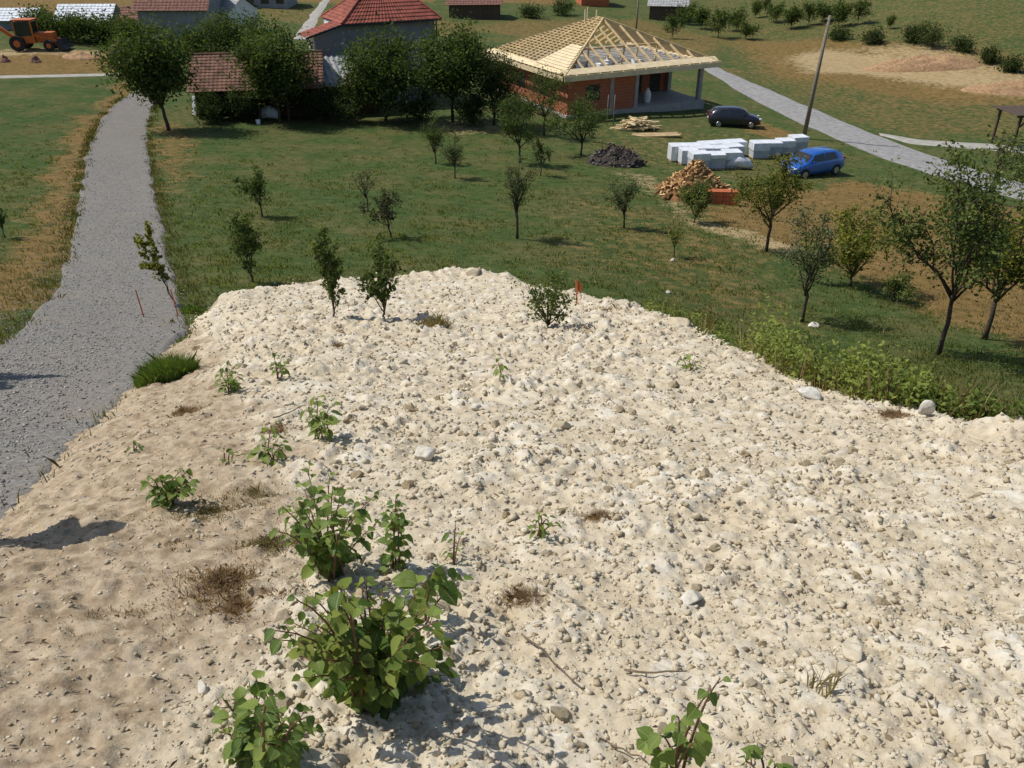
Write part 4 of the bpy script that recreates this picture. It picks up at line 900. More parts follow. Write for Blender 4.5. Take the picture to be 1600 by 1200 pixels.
tiled(MB(), (Lw, 0, Ez), (Lw, DP, Ez), RR, RR).build('roof_right', 'tile_red', h1)
tiled(MB(), (Lw, DP, Ez), (0, DP, Ez), RL, RR).build('roof_back', 'tile_red', h1)
mb = MB()
for a_, b_ in (((0, 0, Ez), RL), ((Lw, 0, Ez), RR), (RL, RR), ((0, DP, Ez), RL), ((Lw, DP, Ez), RR)): mb.tube([Vector(a_) + Vector((0, 0, .06)), Vector(b_) + Vector((0, 0, .06))], .09, 6)
mb.build('ridge_tiles', 'tile_red', rf)
MB().bar((0, -.06, Ez - .06), (Lw, -.06, Ez - .06), .12, .14).build('gutter', 'plastic_black', h1)
MB().bar((-2.9, -.06, Ez - .84), (0, -.06, Ez - .05), .1, .14).build('verge_board', 'plastic_black', h1)
MB().tube([(-2.85, -.1, Ez - .9), (-2.25, .3, Ez - 1.4), (-2.2, .35, .2)], .06, 6).build('downpipe', 'white_paint', h1)
MB().tube([(Lw - .35, .3, Ez - .2), (Lw - .35, .3, .2)], .06, 6).build('downpipe', 'plastic_black', h1)
mb = MB(); mb.box(4.6, 5.3, 3.2, 3.8, Ez + 1.8, Ez + 3.4); mb.box(4.5, 5.4, 3.1, 3.9, Ez + 3.4, Ez + 3.55); mb.build('chimney', 'brick_red', h1)
for wx_ in (3.0, 6.0):
    f_ = MB(); f_.box(wx_ - .7, wx_ + .7, .40, .452, 1.1, 2.5); fo = f_.build('window', 'white_paint', h1); MB().box(wx_ - .6, wx_ + .6, .385, .399, 1.2, 2.4).build('pane', 'glass_dark', fo)

# old barn with brown tiles and the lean-to
bl = at_y(292, 145, 61.5); br = at_y(505, 132, 63.0); gzb = Gs(-19, 62) - .1; hb = bl.z - gzb; L_ = math.hypot(br.x - bl.x, br.y - bl.y)
h2 = thing('old_barn', 'old low barn with a weathered brown tiled roof and dark front', 'barn', (bl.x, bl.y, gzb), math.atan2(br.y - bl.y, br.x - bl.x))
pk = 2.0; dp = 3.6
MB().box(.4, L_ - .4, 2.2, 2.35, -.3, hb + .2).build('back_wall', 'wood_dark', h2)
MB().box(.4, .55, .5, 5.5, -.3, hb + .15).build('side_wall', 'wood_dark', h2); MB().box(L_ - .55, L_ - .4, .5, 5.5, -.3, hb + .15).build('side_wall', 'wood_dark', h2)
for i in range(5): MB().box(.6 + i * (L_ - 1.4) / 4, .76 + i * (L_ - 1.4) / 4, .35, .51, -.3, hb + .12).build('post', 'wood_dark', h2)
tiled(MB(), (0, 0, hb), (L_, 0, hb), (L_, dp, hb + pk), (0, dp, hb + pk)).build('roof_front', 'tile_brown', h2)
tiled(MB(), (L_, 2 * dp, hb), (0, 2 * dp, hb), (0, dp, hb + pk), (L_, dp, hb + pk)).build('roof_back', 'tile_brown', h2)
MB().tube([(0, dp, hb + pk + .05), (L_, dp, hb + pk + .05)], .1, 6).build('ridge_tiles', 'tile_brown', h2)
la = at_y(508, 136, 65.0); lb_ = at_y(578, 132, 66.5); gzl = Gs(-13, 65) - .1
h3 = thing('lean_to_shed', 'lean-to shed with pale grey corrugated roof against the grey house', 'shed', (la.x, la.y, gzl), math.atan2(lb_.y - la.y, lb_.x - la.x)); hl = la.z - gzl; Ll = 4.2
mb = MB(); n_ = 40
for i in range(n_ + 1):
    xx = Ll * i / n_; zz = .05 * math.sin(i * 1.57)
    mb.v += [(xx, 0, hl + zz), (xx, 2.6, hl + 1.75 + zz)]
for i in range(n_): mb.f.append((2 * i, 2 * i + 2, 2 * i + 3, 2 * i + 1))
mb.build('roof', 'roof_grey', h3)
MB().box(.1, Ll - .1, .3, .42, -.3, hl).build('front_wall', 'wood_dark', h3); MB().box(.1, .22, .43, 2.5, -.3, hl + .1).build('side_wall', 'wood_dark', h3)

# odds and ends in the shade of the barn
p = at(421, 186); o = MB().tube([(-.7, 0, .05), (-.3, .05, .42), (.1, 0, .5), (.5, .1, .3), (.8, 0, .05)], [.15, .42, .48, .36, .1], 9).build('tarpaulin', 'roof_white', None, True); o.scale = (1, .8, 1); o.location = p; tag(o, 'crumpled bluish grey tarpaulin in front of the dark barn', 'tarpaulin')
p = at(404, 194); b_ = thing('bucket', 'small white bucket on the grass before the barn', 'bucket', tuple(p)); MB().tube([(0, 0, 0), (0, 0, .32), (0, 0, .325), (0, 0, .05)], [.13, .17, .16, .12], 14, False).build('pail', 'white_paint', b_, True); MB().tube([(.17 * math.cos(t_), .02, .32 + .16 * math.sin(t_)) for t_ in [k_ * math.pi / 8 for k_ in range(9)]], .008, 5).build('handle', 'plastic_black', b_)
p = at(303, 180); o = MB().bar((0, 0, -.1), (.1, .4, 1.3), .25, .05).build('leaning_board', 'white_paint'); o.location = p; tag(o, 'pale board leaning at the barn corner', 'board')
# far buildings
def cottage(name, label, px, py, wpx, wall_h, depth_m, rise, roofmat, wallmat, rz=0, cat='house', gable=False, over=.4, openings=0):
    p = at(px, py); W = wpx * mpp(p); root = thing(name, label, cat, tuple(p), rz); x0, x1 = -W / 2, W / 2
    mb = MB(); mb.box(x0, x1, 0, .25, -.4, wall_h); mb.build('front_wall', wallmat, root)
    MB().box(x0, x1, depth_m - .25, depth_m, -.4, wall_h).build('back_wall', wallmat, root)
    for xs in (x0 + .003, x1 - .253):
        g_ = MB(); g_.box(xs, xs + .25, .252, depth_m - .252, -.4, wall_h); 
        g_.poly([(xs, .252, wall_h), (xs, depth_m - .252, wall_h), (xs, depth_m / 2, wall_h + rise * .93)], .25, (-1, 0, 0)); g_.build('gable_wall', wallmat, root)
    e = over; s_ = rise / (depth_m / 2); z0 = wall_h - e * s_ + .04
    tiled(MB(), (x0 - e, -e, z0), (x1 + e, -e, z0), (x1 + e, depth_m / 2, wall_h + rise + .04), (x0 - e, depth_m / 2, wall_h + rise + .04), .4, .4).build('roof_front', roofmat, root)
    tiled(MB(), (x1 + e, depth_m + e, z0), (x0 - e, depth_m + e, z0), (x0 - e, depth_m / 2, wall_h + rise + .04), (x1 + e, depth_m / 2, wall_h + rise + .04), .4, .4).build('roof_back', roofmat, root)
    for i in range(openings):
        cx = x0 + W * (i + .5) / openings; f_ = MB().box(cx - .55, cx + .55, -.05, -.003, .5, min(wall_h - .4, 2.0)).build('window', 'wood_dark', root)
        MB().box(cx - .45, cx + .45, -.07, -.053, .6, min(wall_h - .5, 1.9)).build('pane', 'glass_dark', f_)
    return root
cottage('far_house', 'far house with brown tiled roof and bluish grey wall', 276, 62, 104, 3.2, 8, 3.2, 'tile_old', 'plaster_grey', R(2))
cottage('far_annex', 'white-gabled annex beside the far brown-roofed house', 348, 52, 34, 2.3, 5, 1.5, 'roof_grey', 'plaster_white', R(-25), 'annex')
cottage('white_shed', 'long shed with whitish sheet roof right of the orange digger', 134, 50, 78, 1.3, 4, 1.3, 'roof_white', 'plaster_grey', R(3), 'shed')
cottage('white_shed', 'shed with whitish sheet roof above the orange digger', 28, 48, 56, 1.2, 3, .9, 'roof_white', 'plaster_grey', R(3), 'shed')
cottage('red_shed', 'low shed with old red roof next to the far brown-roofed house', 210, 52, 34, 1.5, 4, 1.1, 'tile_old', 'plaster_light', R(0), 'shed')
cottage('far_barn', 'far barn with faded red roof and dark openings', 742, 30, 80, 2.0, 5, 1.3, 'tile_old', 'wood_dark', R(4), 'barn', openings=2)
cottage('grey_hut', 'dark wooden hut with light grey roof beside a post', 1042, 33, 56, 2.2, 5, 1.3, 'roof_grey', 'wood_dark', R(-12), 'hut')
cottage('distant_house', 'distant house with red walls behind the timber ridge', 930, 10, 44, 2.4, 6, 1.5, 'tile_old', 'brick_red', R(5), 'house')
cottage('distant_farm', 'distant low grey farm building beside the village road', 415, 12, 70, 2.0, 6, 1.6, 'roof_grey', 'plaster_grey', R(0), 'building', openings=3)

# ------------------------------------------------------------------ unfinished brick house with timber roof frame
FL = Vector((4.0, 67.0)); FRr = Vector((17.5, 74.0)); ang = math.atan2(7.0, 13.5); Wd = (FRr - FL).length; DPt = 14.2
gz = Gs(9, 70) - .05; ez = CZ - 11.62 - gz; inr = 6.6; rise = 3.1
nh = thing('unfinished_house', 'unfinished red brick house under an open timber roof frame', 'house', (FL.x, FL.y, gz), ang)
A1 = Vector((Wd / 2, inr, ez + rise)); A2 = Vector((Wd / 2, DPt - inr, ez + rise)); c0, c1, c2, c3 = Vector((0, 0, ez)), Vector((Wd, 0, ez)), Vector((Wd, DPt, ez)), Vector((0, DPt, ez))
sl = .35
MB().box(.7, Wd - .7, .7, DPt - .7, -.6, sl).build('floor_slab', 'concrete', nh)
wt = ez - .12
MB().box(.9, 7.3, .9, 1.2, sl, wt).build('front_wall', 'clay_block', nh)
MB().box(.9, 1.2, 1.205, DPt - .9, sl, wt - .004).build('left_wall', 'clay_block', nh)
MB().box(7.0, 7.3, 1.205, 6.0, sl, wt - .004).build('porch_side_wall', 'clay_block', nh)
MB().box(7.305, Wd - .9, 5.7, 6.0, sl, wt - .002).build('porch_back_wall', 'clay_block', nh)
MB().box(Wd - 1.2, Wd - .9, 6.005, DPt - .9, sl, wt - .004).build('right_wall', 'clay_block', nh)
MB().box(1.205, Wd - 1.205, DPt - 1.2, DPt - .9, sl, wt - .002).build('back_wall', 'clay_block', nh)
for cx, cy in ((4.9, .88), (7.31, .86), (Wd - 1.25, .9), (Wd - 1.25, 5.2)): MB().box(cx, cx + .34, cy, cy + .36, sl - .01, wt + .002).build('column', 'concrete', nh)
MB().box(.9, Wd - .9, .86, 1.22, wt + .003, wt + .2).build('ring_beam', 'concrete', nh)
MB().box(.86, 1.22, 1.225, DPt - .9, wt + .003, wt + .198).build('ring_beam', 'concrete', nh); MB().box(Wd - 1.22, Wd - .86, 1.225, DPt - .9, wt + .003, wt + .198).build('ring_beam', 'concrete', nh)
MB().box(1.23, Wd - 1.23, 1.23, DPt - 1.21, wt - .02, wt + .12).build('ceiling_slab', 'slab_grey', nh)
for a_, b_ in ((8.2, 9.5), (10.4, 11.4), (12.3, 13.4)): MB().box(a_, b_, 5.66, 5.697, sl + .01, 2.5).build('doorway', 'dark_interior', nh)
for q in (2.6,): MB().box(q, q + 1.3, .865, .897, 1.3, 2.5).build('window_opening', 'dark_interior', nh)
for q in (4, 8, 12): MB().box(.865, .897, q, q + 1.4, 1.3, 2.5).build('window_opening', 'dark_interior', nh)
# eave boards
MB().bar((.1, .36, ez + rise * .36 / inr + .17), (Wd - .1, .36, ez + rise * .36 / inr + .17), .72, .04, (0, -rise / inr, 1)).build('eave_board', 'timber_pale', nh)
MB().bar((-.03, -.12, ez - .06), (Wd + .03, -.12, ez - .06), .05, .40).build('fascia_board', 'timber_pale', nh)
MB().bar((.36, .86, ez + rise * .36 / (Wd / 2) + .175), (.36, DPt - .2, ez + rise * .36 / (Wd / 2) + .175), .72, .04, (-rise / (Wd / 2), 0, 1)).build('eave_board', 'timber_pale', nh)
MB().bar((-.12, 0, ez - .06), (-.12, DPt, ez - .06), .05, .36).build('fascia_board', 'timber_pale', nh)
MB().bar((Wd + .12, 0, ez - .03), (Wd + .12, DPt, ez - .03), .05, .24).build('fascia_board', 'timber_pale', nh)
MB().bar((Wd - .28, .67, ez + .003), (Wd - .28, DPt, ez + .003), .75, .06).build('eave_board', 'timber_pale', nh)
up = Vector((0, 0, .1))
for a_, b_ in ((c0, A1), (c1, A1), (c2, A2), (c3, A2)): MB().bar(a_ + up, b_ + up, .14, .2).build('hip_rafter', 'timber', nh)
MB().bar(A1 + up, A2 + up, .14, .2).build('ridge_beam', 'timber', nh)
def yl(u): return inr * min(u, Wd - u) / (Wd / 2)      # how far the front hip reaches at u
n_ = 14
for i in range(1, n_):
    u = Wd * i / n_; y1 = yl(u); z1 = rise * y1 / inr
    if y1 > .5: MB().bar((u, -.1, ez + .06), (u, y1, ez + z1 + .06), .10, .14).build('rafter', 'timber', nh); 
    if y1 > .5: MB().bar((u, DPt + .1, ez + .06), (u, DPt - y1, ez + z1 + .06), .11, .16).build('rafter', 'timber', nh)
n_ = 20
for i in range(1, n_):
    v = DPt * i / n_; x1 = (Wd / 2) * min(1, min(v, DPt - v) / inr); z1 = rise * x1 / (Wd / 2)
    MB().bar((-.1, v, ez + .06), (x1, v, ez + z1 + .06), .1, .15).build('rafter', 'timber', nh); MB().bar((Wd + .1, v, ez + .06), (Wd - x1, v, ez + z1 + .06), .1, .15).build('rafter', 'timber', nh)
nb = 24
for i in range(2, nb):
    q = i / nb; y0 = inr * q; xx = Wd / 2 * q; zz = ez + rise * q + .19
    MB().bar((xx, y0 + .05, zz), (xx, DPt - y0 - .05, zz), .07, .06).build('batten', 'timber', nh)
# boarded patch of the left slope near the front corner, boards one by one
for i in range(9):
    q0 = .06 + i * .045; y0 = inr * q0 + .25; xx = Wd / 2 * (q0 + .02); MB().bar((xx, y0, ez + rise * (q0 + .02) + .26), (xx, 5.3 - .06 * i, ez + rise * (q0 + .02) + .26), .33, .03, (-.4, 0, 1)).build('roof_board', 'timber_pale', nh)
for xq, yq in ((Wd / 2 - .3, DPt - inr - .4), (Wd / 2 - 1.0, DPt - inr + .3), (Wd / 2 + .05, inr + 2.6)): MB().bar((xq, yq, ez + rise - .4), (xq, yq, ez + rise + .75), .08, .08, (0, 1, 0)).build('prop_post', 'timber_pale', nh)
# purlin, struts, ties inside
MB().bar((3.7, inr / 2, ez + rise / 2 - .12), (Wd - 3.7, inr / 2, ez + rise / 2 - .12), .14, .16).build('purlin', 'timber', nh)
for q in (4.2, 6.2, 7.6, 9.0, 11.0): MB().bar((q, inr / 2 + .2, wt + .1), (q, inr / 2, ez + rise / 2 - .2), .12, .12, (0, 1, 0)).build('strut', 'timber', nh)
for i, (q, r_, s_) in enumerate(((2.5, 2.4, .8), (4.4, 1.9, .9), (5.6, 3.0, .7), (8.0, 2.2, .7), (3.3, 3.6, .9), (6.8, 4.2, .6))): MB().box(q, q + s_, r_, r_ + s_ * .7, wt + .121, wt + .121 + .45).build('insulation_block', 'white_paint', nh)

# bag in the porch
def local(root, v): return Matrix.Translation(root.location) @ Matrix.Rotation(root.rotation_euler.z, 4, 'Z') @ Vector(v)
pb = local(nh, (9.4, 2.0, sl)); mb = MB(); mb.tube([(0, 0, 0), (0, 0, .12), (.02, 0, .6), (0, .02, .95), (0, 0, 1.08), (.02, 0, 1.2)], [.22, .3, .31, .26, .1, .15], 12); o = mb.build('sack', 'wrap_white', None, True); o.location = pb; tag(o, 'pale sack standing upright in the shade of the porch', 'sack')

# timber pile and loose planks
p = at(995, 203); tp = thing('timber_pile', 'heap of fresh yellow timber offcuts before the unfinished house', 'timber', tuple(p), R(8)); rn = random.Random(5); k = mpp(p)
for i in range(64):
    l_ = rn.uniform(.7, 1.9); x_ = rn.gauss(0, .75); lay = rn.uniform(0, 1) * max(.1, 1 - (x_ / 1.9) ** 2); a_ = rn.gauss(0, .5); y_ = rn.gauss(0, .35); z_ = .05 + lay * .75
    dv = Vector((math.cos(a_), math.sin(a_), rn.gauss(0, .09))) * l_ * .5; MB().bar(Vector((x_, y_, z_)) - dv, Vector((x_, y_, z_)) + dv, .13, .08).build('timber_piece', 'timber_pale' if i % 2 else 'timber', tp)
p = at(1022, 212); pl = thing('plank_row', 'row of long flat planks laid on the grass below the timber heap', 'planks', tuple(p), R(5))
for i in range(5): MB().bar((-1.9 + i * .1, -.5 + i * .24, .06), (1.8 + .15 * (i % 3), -.5 + i * .24, .07), .19, .05).build('plank', 'timber' if i % 2 else 'pallet_wood', pl)

# firewood heap with red blocks
p = at(1092, 318); k = mpp(p); fw = thing('firewood_heap', 'conical heap of split firewood logs, freshly cut side pale', 'firewood', tuple(p), R(0)); rn = random.Random(9)
def log_mesh(seed):
    r_ = random.Random(seed); mb = MB(); n_ = 6; 
    pr = [(math.cos(6.283 * i / n_) * r_.uniform(.75, 1.1), math.sin(6.283 * i / n_) * r_.uniform(.6, 1)) for i in range(n_)]
    for x_ in (-.5, .5): mb.v += [(x_, a_ * .2, b_ * .2) for a_, b_ in pr]
    me = bpy.data.meshes.new('log'); fc = [(i, (i + 1) % n_, n_ + (i + 1) % n_, n_ + i) for i in range(n_)] + [tuple(range(n_))[::-1], tuple(range(n_, 2 * n_))]
    me.from_pydata(mb.v, [], fc); me.materials.append(MATS['log_bark']); me.materials.append(MATS['log_cut'])
    for i, f_ in enumerate(me.polygons): f_.material_index = 1 if i >= n_ or i % 3 == 0 else 0
    return me
LG = [log_mesh(i) for i in range(5)]; WH = 132 * k; HH = height_to(p, 254) * .72
for i in range(290):
    q = rn.uniform(0, 1) ** 1.25; r_ = (1 - q) * WH * .46; a_ = rn.uniform(0, 6.283); rr = r_ * math.sqrt(rn.uniform(.55, 1)); x_, y_ = math.cos(a_) * rr, math.sin(a_) * rr * .75 + 1.6
    o = bpy.data.objects.new('log', LG[i % 5]); C.objects.link(o); o.parent = fw; o.location = (x_, y_, HH * q + .12); o.rotation_euler = (rn.uniform(0, 6.28), rn.gauss(.2, .35), rn.uniform(0, 6.28) if rn.random() < .5 else rn.gauss(3.4, .4)); s_ = rn.uniform(.40, .62); o.scale = (s_, s_ * .8, s_ * .8)
core = MB(); core.tube([(0, 1.6, -.1), (0, 1.6, HH * .45), (0, 1.6, HH * .85)], [WH * .40, WH * .24, WH * .05], 14); core.build('heap_core', 'log_bark', fw)
p = at(1128, 320); rb = thing('block_stack', 'neat stack of orange-red clay blocks at the foot of the firewood', 'blocks', tuple(p), R(-4)); k = mpp(p)
BM = MB().box(-.17, .17, -.12, .12, 0, .215).build('clay_block', 'brick_red', rb); BM.location = (-.9, 0, 0)
for r_ in range(3):
    for c_ in range(6):
        for q in range(2):
            if (r_ or c_ or q) and c_ < 5: o = BM.copy(); C.objects.link(o); o.parent = rb; o.location = (-.9 + c_ * .355, q * .26, r_ * .225)

# dark rubble heap, brushwood
def heap(name, label, px, py, wpx, top, mat, seed, cat='heap', ry=.7):
    p = at(px, py); k = mpp(p); Wd_ = wpx * k / 2; h = height_to(p, top); n_ = 26; rng = np.random.default_rng(seed); V = []; 
    g = np.linspace(-1.15, 1.15, n_); xx, yy = np.meshgrid(g, g); r_ = np.hypot(xx, yy); z_ = h * np.clip(1 - r_ ** 1.5, -.1, 1) * (.15 + 1.5 * fbm(xx * 2.3 + seed, yy * 2.3, seed, 4)) + (fbm(xx * 7, yy * 7, seed + 3, 4) - .5) * h * .9 * np.clip(1.1 - r_, 0, 1)
    z_ = np.where(r_ > 1, -.25, z_); I = np.arange(n_ * n_).reshape(n_, n_); q = np.stack([I[:-1, :-1], I[:-1, 1:], I[1:, 1:], I[1:, :-1]], -1).reshape(-1, 4)
    X_, Y_ = xx.ravel() * Wd_, yy.ravel() * Wd_ * ry; zg = np.array([Gs(p.x + a_, p.y + b_) for a_, b_ in zip(X_, Y_)]) - p.z
    o = np_mesh(name, np.stack([X_, Y_, z_.ravel() + zg], 1), q, mat); o.location = p; tag(o, label, cat); return o
hp0 = heap('rubble_heap', 'dark rubble and brushwood heap at the meadow edge', 962, 256, 96, 230, 'dark_compost', 31)
_r = np.random.default_rng(3); _v = np.array([v.co[:] for v in hp0.data.vertices]); _v = _v[_v[:, 2] > .1]; _i = _r.integers(0, len(_v), 260)
scatter_rocks('rubble', _v[_i] + _r.normal(0, .1, (260, 3)) * np.array([1, 1, .3]), _r.uniform(.05, .16, 260), 'dark_rubble', hp0, 4)
_b = MB()
for _k in range(70):
    _a = Vector(_v[_r.integers(0, len(_v))]); _b.tube([_a, _a + Vector(_r.normal(0, .4, 3)) + Vector((.2, 0, .25))], [.018, .006], 4, False)
stuff(_b.build('brushwood', 'dead_twig', hp0))
heap('soil_heap', 'reddish soil heap along the far yard', 128, 90, 60, 80, 'red_soil', 32)
heap('soil_heap', 'brown soil heap beside the white plank', 188, 92, 44, 66, 'red_soil', 33)
heap('earth_bank', 'tall orange earth bank dug into the slope', 1440, 104, 190, 84, 'red_soil', 34, 'earth bank', .35)
heap('earth_bank', 'low orange earth bank at the end of the cut', 1575, 142, 150, 128, 'red_soil', 35, 'earth bank', .4)
for px, py, lb in ((8, 97, 'dark red bundle on the grass verge, further from the tall tree'), (56, 97, 'dark red bundle on the grass verge, nearer the tall tree')):
    heap('red_bundle', lb, px, py, 18, 87, 'tile_old', px + 3, 'bundle', .8)
p = at(160, 90); o = MB().bar((-1.1, 0, .1), (1.1, .2, 1.0), .5, .06).build('white_board', 'white_paint'); o.location = p; tag(o, 'white board leaning on the soil heap', 'board')

# wrapped pallets of building blocks
p0 = at(1062, 262)
def pallet(p, rz, label, covered=1.0, hgt_=1.15):
    root = thing('wrapped_pallet', label, 'pallet', tuple(p), rz, 'wrapped block pallets by the blue car')
    mb = MB()
    for y_ in (-.5, -.06, .38): mb.box(-.55, .55, y_, y_ + .12, 0, .09)
    for i in range(5): mb.box(-.55 + i * .245, -.43 + i * .245, -.5, .5, .091, .12)
    mb.build('pallet_base', 'pallet_wood', root)
    MB().box(-.52, .52, -.47, .47, .125, hgt_ - .02).build('blocks', 'block_grey', root)
    n_ = 9; V = []
    mb = MB(); rn_ = random.Random(int(p.x * 100))
    mb.box(-.56, .56, -.51, .51, hgt_ * (1 - covered) + .14, hgt_); o = mb.build('plastic_cover', 'wrap_white', root, bevel=.03)
    return root
rowA = [(1058 + i * 22.5, 252 - i * 2.2) for i in range(5)]; rowB = [(1074 + i * 23, 257 - i * 1.8) for i in range(4)]; rowC = [(1090 + i * 25, 264 - i * .8) for i in range(3)]; rowD = [(1184 + i * 20, 247 - i * 3.2) for i in range(4)]
for nm, row, cv in (('back row', rowA, 1), ('middle row', rowB, 1), ('front row by the firewood', rowC, .55), ('short row behind the blue car', rowD, .6)):
    for i, q in enumerate(row): pallet(at(*q), R(9 + 5 * math.sin(i * 7.3 + len(row))), ('End', 'Second', 'Third', 'Fourth', 'Fifth')[i].lower() + ' white-wrapped block pallet from the rubble-heap side of the ' + nm, cv - .15 * (i % 2), 1.03 + .07 * math.sin(i * 5.1 + q[1]))
p = at(1152, 264); mb = MB(); mb.tube([(-.9, 0, .05), (-.5, .1, .45), (0, 0, .62), (.5, -.05, .42), (.9, .05, .1)], [.2, .42, .5, .4, .15], 10); o = mb.build('plastic_sheet', 'wrap_white', None, True); o.scale = (1, .8, .8); o.location = p; tag(o, 'crumpled white plastic sheet by the front pallets', 'sheet')

# ------------------------------------------------------------------ cars
def car(name, label, p, rz, paint, L=4.05, W=1.72, Hh=1.48):
    root = thing(name, label, 'car', tuple(p), rz); hl = L / 2
    # stations along x (front = +x): (x, bottom, belt height, roof height, half width, roof half width)
    S = [(-hl, .42, .80, .82, .62, .60), (-hl + .08, .30, .92, .96, .78, .70), (-hl + .35, .22, .96, 1.30, .84, .62), (-hl + .75, .20, .95, 1.44, .86, .60), (-.35, .20, .93, Hh, .86, .61), (.25, .20, .92, Hh - .02, .86, .60), (.62, .20, .92, 1.36, .86, .61), (1.12, .21, .93, .99, .85, .70), (1.45, .22, .88, .93, .83, .70), (hl - .2, .26, .76, .80, .78, .66), (hl - .04, .34, .62, .64, .66, .58), (hl, .40, .54, .55, .56, .50)]
    mb = MB(); ring = 10
    for x, b_, be, rf_, hw, rw in S:
        pts = [(-hw * .86, b_), (-hw, b_ + .14), (-hw * 1.005, (b_ + be) * .55), (-hw * .97, be), (-rw, rf_ - .03), (-rw * .55, rf_ + .015)]
        pts = pts + [(-a_, c_) for a_, c_ in pts[::-1]]; mb.v += [(x, a_, c_) for a_, c_ in pts]
    n_ = 12
    for i in range(len(S) - 1):
        for j in range(n_): mb.f.append((i * n_ + j, i * n_ + (j + 1) % n_, (i + 1) * n_ + (j + 1) % n_, (i + 1) * n_ + j))
    mb.f.append(tuple(range(n_))); mb.f.append(tuple(range((len(S) - 1) * n_, len(S) * n_))[::-1])
    mb.build('body', paint, root, True)
    e = .012
    def pane(nm, pts, mat='glass_dark', nrm=(0, 0, 1)): return MB().poly(pts, .01, nrm).build(nm, mat, root)
    for sg in (-1, 1):
        pane('side_window', [(-1.25, sg * (.80 + e), .99), (-.30, sg * (.825 + e), .97), (-.30, sg * (.635 + e), 1.41), (-1.12, sg * (.64 + e), 1.37)], nrm=(0, sg, 0))
        pane('side_window', [(-.22, sg * (.825 + e), .97), (.88, sg * (.80 + e), .98), (.55, sg * (.645 + e), 1.33), (-.22, sg * (.635 + e), 1.41)], nrm=(0, sg, 0))
        MB().tube([(.72, sg * .86, 1.0), (.74, sg * 1.0, 1.02)], [.05, .085], 8).build('mirror', paint, root)
        o = MB().tube([(0, -.09, 0), (.06, 0, 0), (0, .09, 0)], [.07, .1, .05], 7).build('headlight', 'lamp_clear', root, True); o.location = (hl - .16, sg * .62, .69); o.scale = (1.6, 1.3, .8)
        MB().box(-hl + .02, -hl + .12, sg * .62 - .1, sg * .62 + .1, .80, 1.02).build('tail_light', 'lamp_red', root)
        for wx_ in (-1.25, 1.27):
            wh = MB().tube([(0, -.1, 0), (0, -.09, 0), (0, .09, 0), (0, .1, 0)], [.26, .31, .31, .26], 20).build('wheel', 'tyre', root, False); wh.location = (wx_, sg * .79, .31)
            r_ = MB().tube([(0, sg * .10, 0), (0, sg * .115, 0)], [.2, .19], 14).build('rim', 'rim', wh)
            ar = MB(); 
            for k in range(9):
                t0, t1 = math.pi * k / 9, math.pi * (k + 1) / 9
                ar.poly([(wx_ + math.cos(t0) * .37, sg * .872, .31 + math.sin(t0) * .37), (wx_ + math.cos(t1) * .37, sg * .872, .31 + math.sin(t1) * .37), (wx_, sg * .872, .31)], .006, (0, sg, 0))
            ar.build('wheel_arch', 'plastic_black', root)
    pane('windscreen', [(1.10, -.66, 1.005), (1.10, .66, 1.005), (.66, .55, 1.385), (.66, -.55, 1.385)], nrm=(.6, 0, .8))
    pane('rear_window', [(-hl + .13, -.6, 1.03), (-hl + .13, .6, 1.03), (-hl + .36, .52, 1.33), (-hl + .36, -.52, 1.33)], nrm=(-.8, 0, .5))
    MB().box(hl - .05, hl + .012, -.45, .45, .33, .43).build('grille', 'plastic_black', root)
    MB().box(hl + .013, hl + .022, -.26, .26, .44, .54).build('number_plate', 'white_paint', root)
    MB().box(-hl - .012, -hl + .01, -.26, .26, .60, .71).build('number_plate', 'white_paint', root)
    MB().box(hl - .3, hl + .004, -.6, .6, .27, .325).build('bumper', 'plastic_black', root, bevel=.01)
    return root
p = at(1265, 272); car('parked_car', 'bright blue hatchback parked on the grass beside the wrapped pallets', p, R(207), 'car_blue')
p = at(1145, 197); car('parked_car', 'dark hatchback parked near the porch of the unfinished house', p, R(-6), 'car_dark')

# ------------------------------------------------------------------ utility pole, posts, shelter
p = at(1255, 217); q = at_y(1297, 24, p.y - .3); d_ = q - p; up_ = thing('utility_pole', 'tall wooden utility pole leaning beside the asphalt road', 'utility pole', tuple(p))
MB().tube([(0, 0, -.4), d_ * .5, d_], [.17, .14, .1], 10).build('pole', 'pole_wood', up_, True)
for z_ in (.93, .97): o = MB().tube([d_ * z_ + Vector((-.2, 0, 0)), d_ * z_ + Vector((.2, 0, 0))], .03, 6); o.build('insulator_bracket', 'pole_wood', up_)
def post(px, py, top, r_, mat, label):
    p = at(px, py); h = height_to(p, top); o = MB().tube([(0, 0, -.3), (0, 0, h * .5), (.02, 0, h)], [r_ * 1.1, r_, r_ * .85], 8).build('post', mat, None, True); o.location = p; tag(o, label, 'post')
post(994, 47, -12, .12, 'pole_wood', 'grey wooden post beside the grey-roofed hut')
post(250, 150, 135, .12, 'white_paint', 'short white post under the tall tree by the gravel road')
for i, px in enumerate((948, 958)): post(px, 196, 148, .035, 'pole_wood', ('thin stripped pole propped before the brick wall, left one', 'thin stripped pole propped before the brick wall, right one')[i])
p = at(1580, 236); k = mpp(p); sh = thing('timber_shelter', 'dark open timber shelter at the end of the side lane', 'shelter', tuple(p), R(4)); h = height_to(p, 184)
for x_ in (0, 3.4):
    for y_ in (0, 2.6): MB().box(x_ - .08, x_ + .08, y_ - .08, y_ + .08, -.3, h).build('post', 'wood_dark', sh)
    MB().bar((x_, .1, h - .9), (x_ + (.7 if x_ == 0 else -.7), .1, h - .08), .09, .09).build('brace', 'wood_dark', sh)
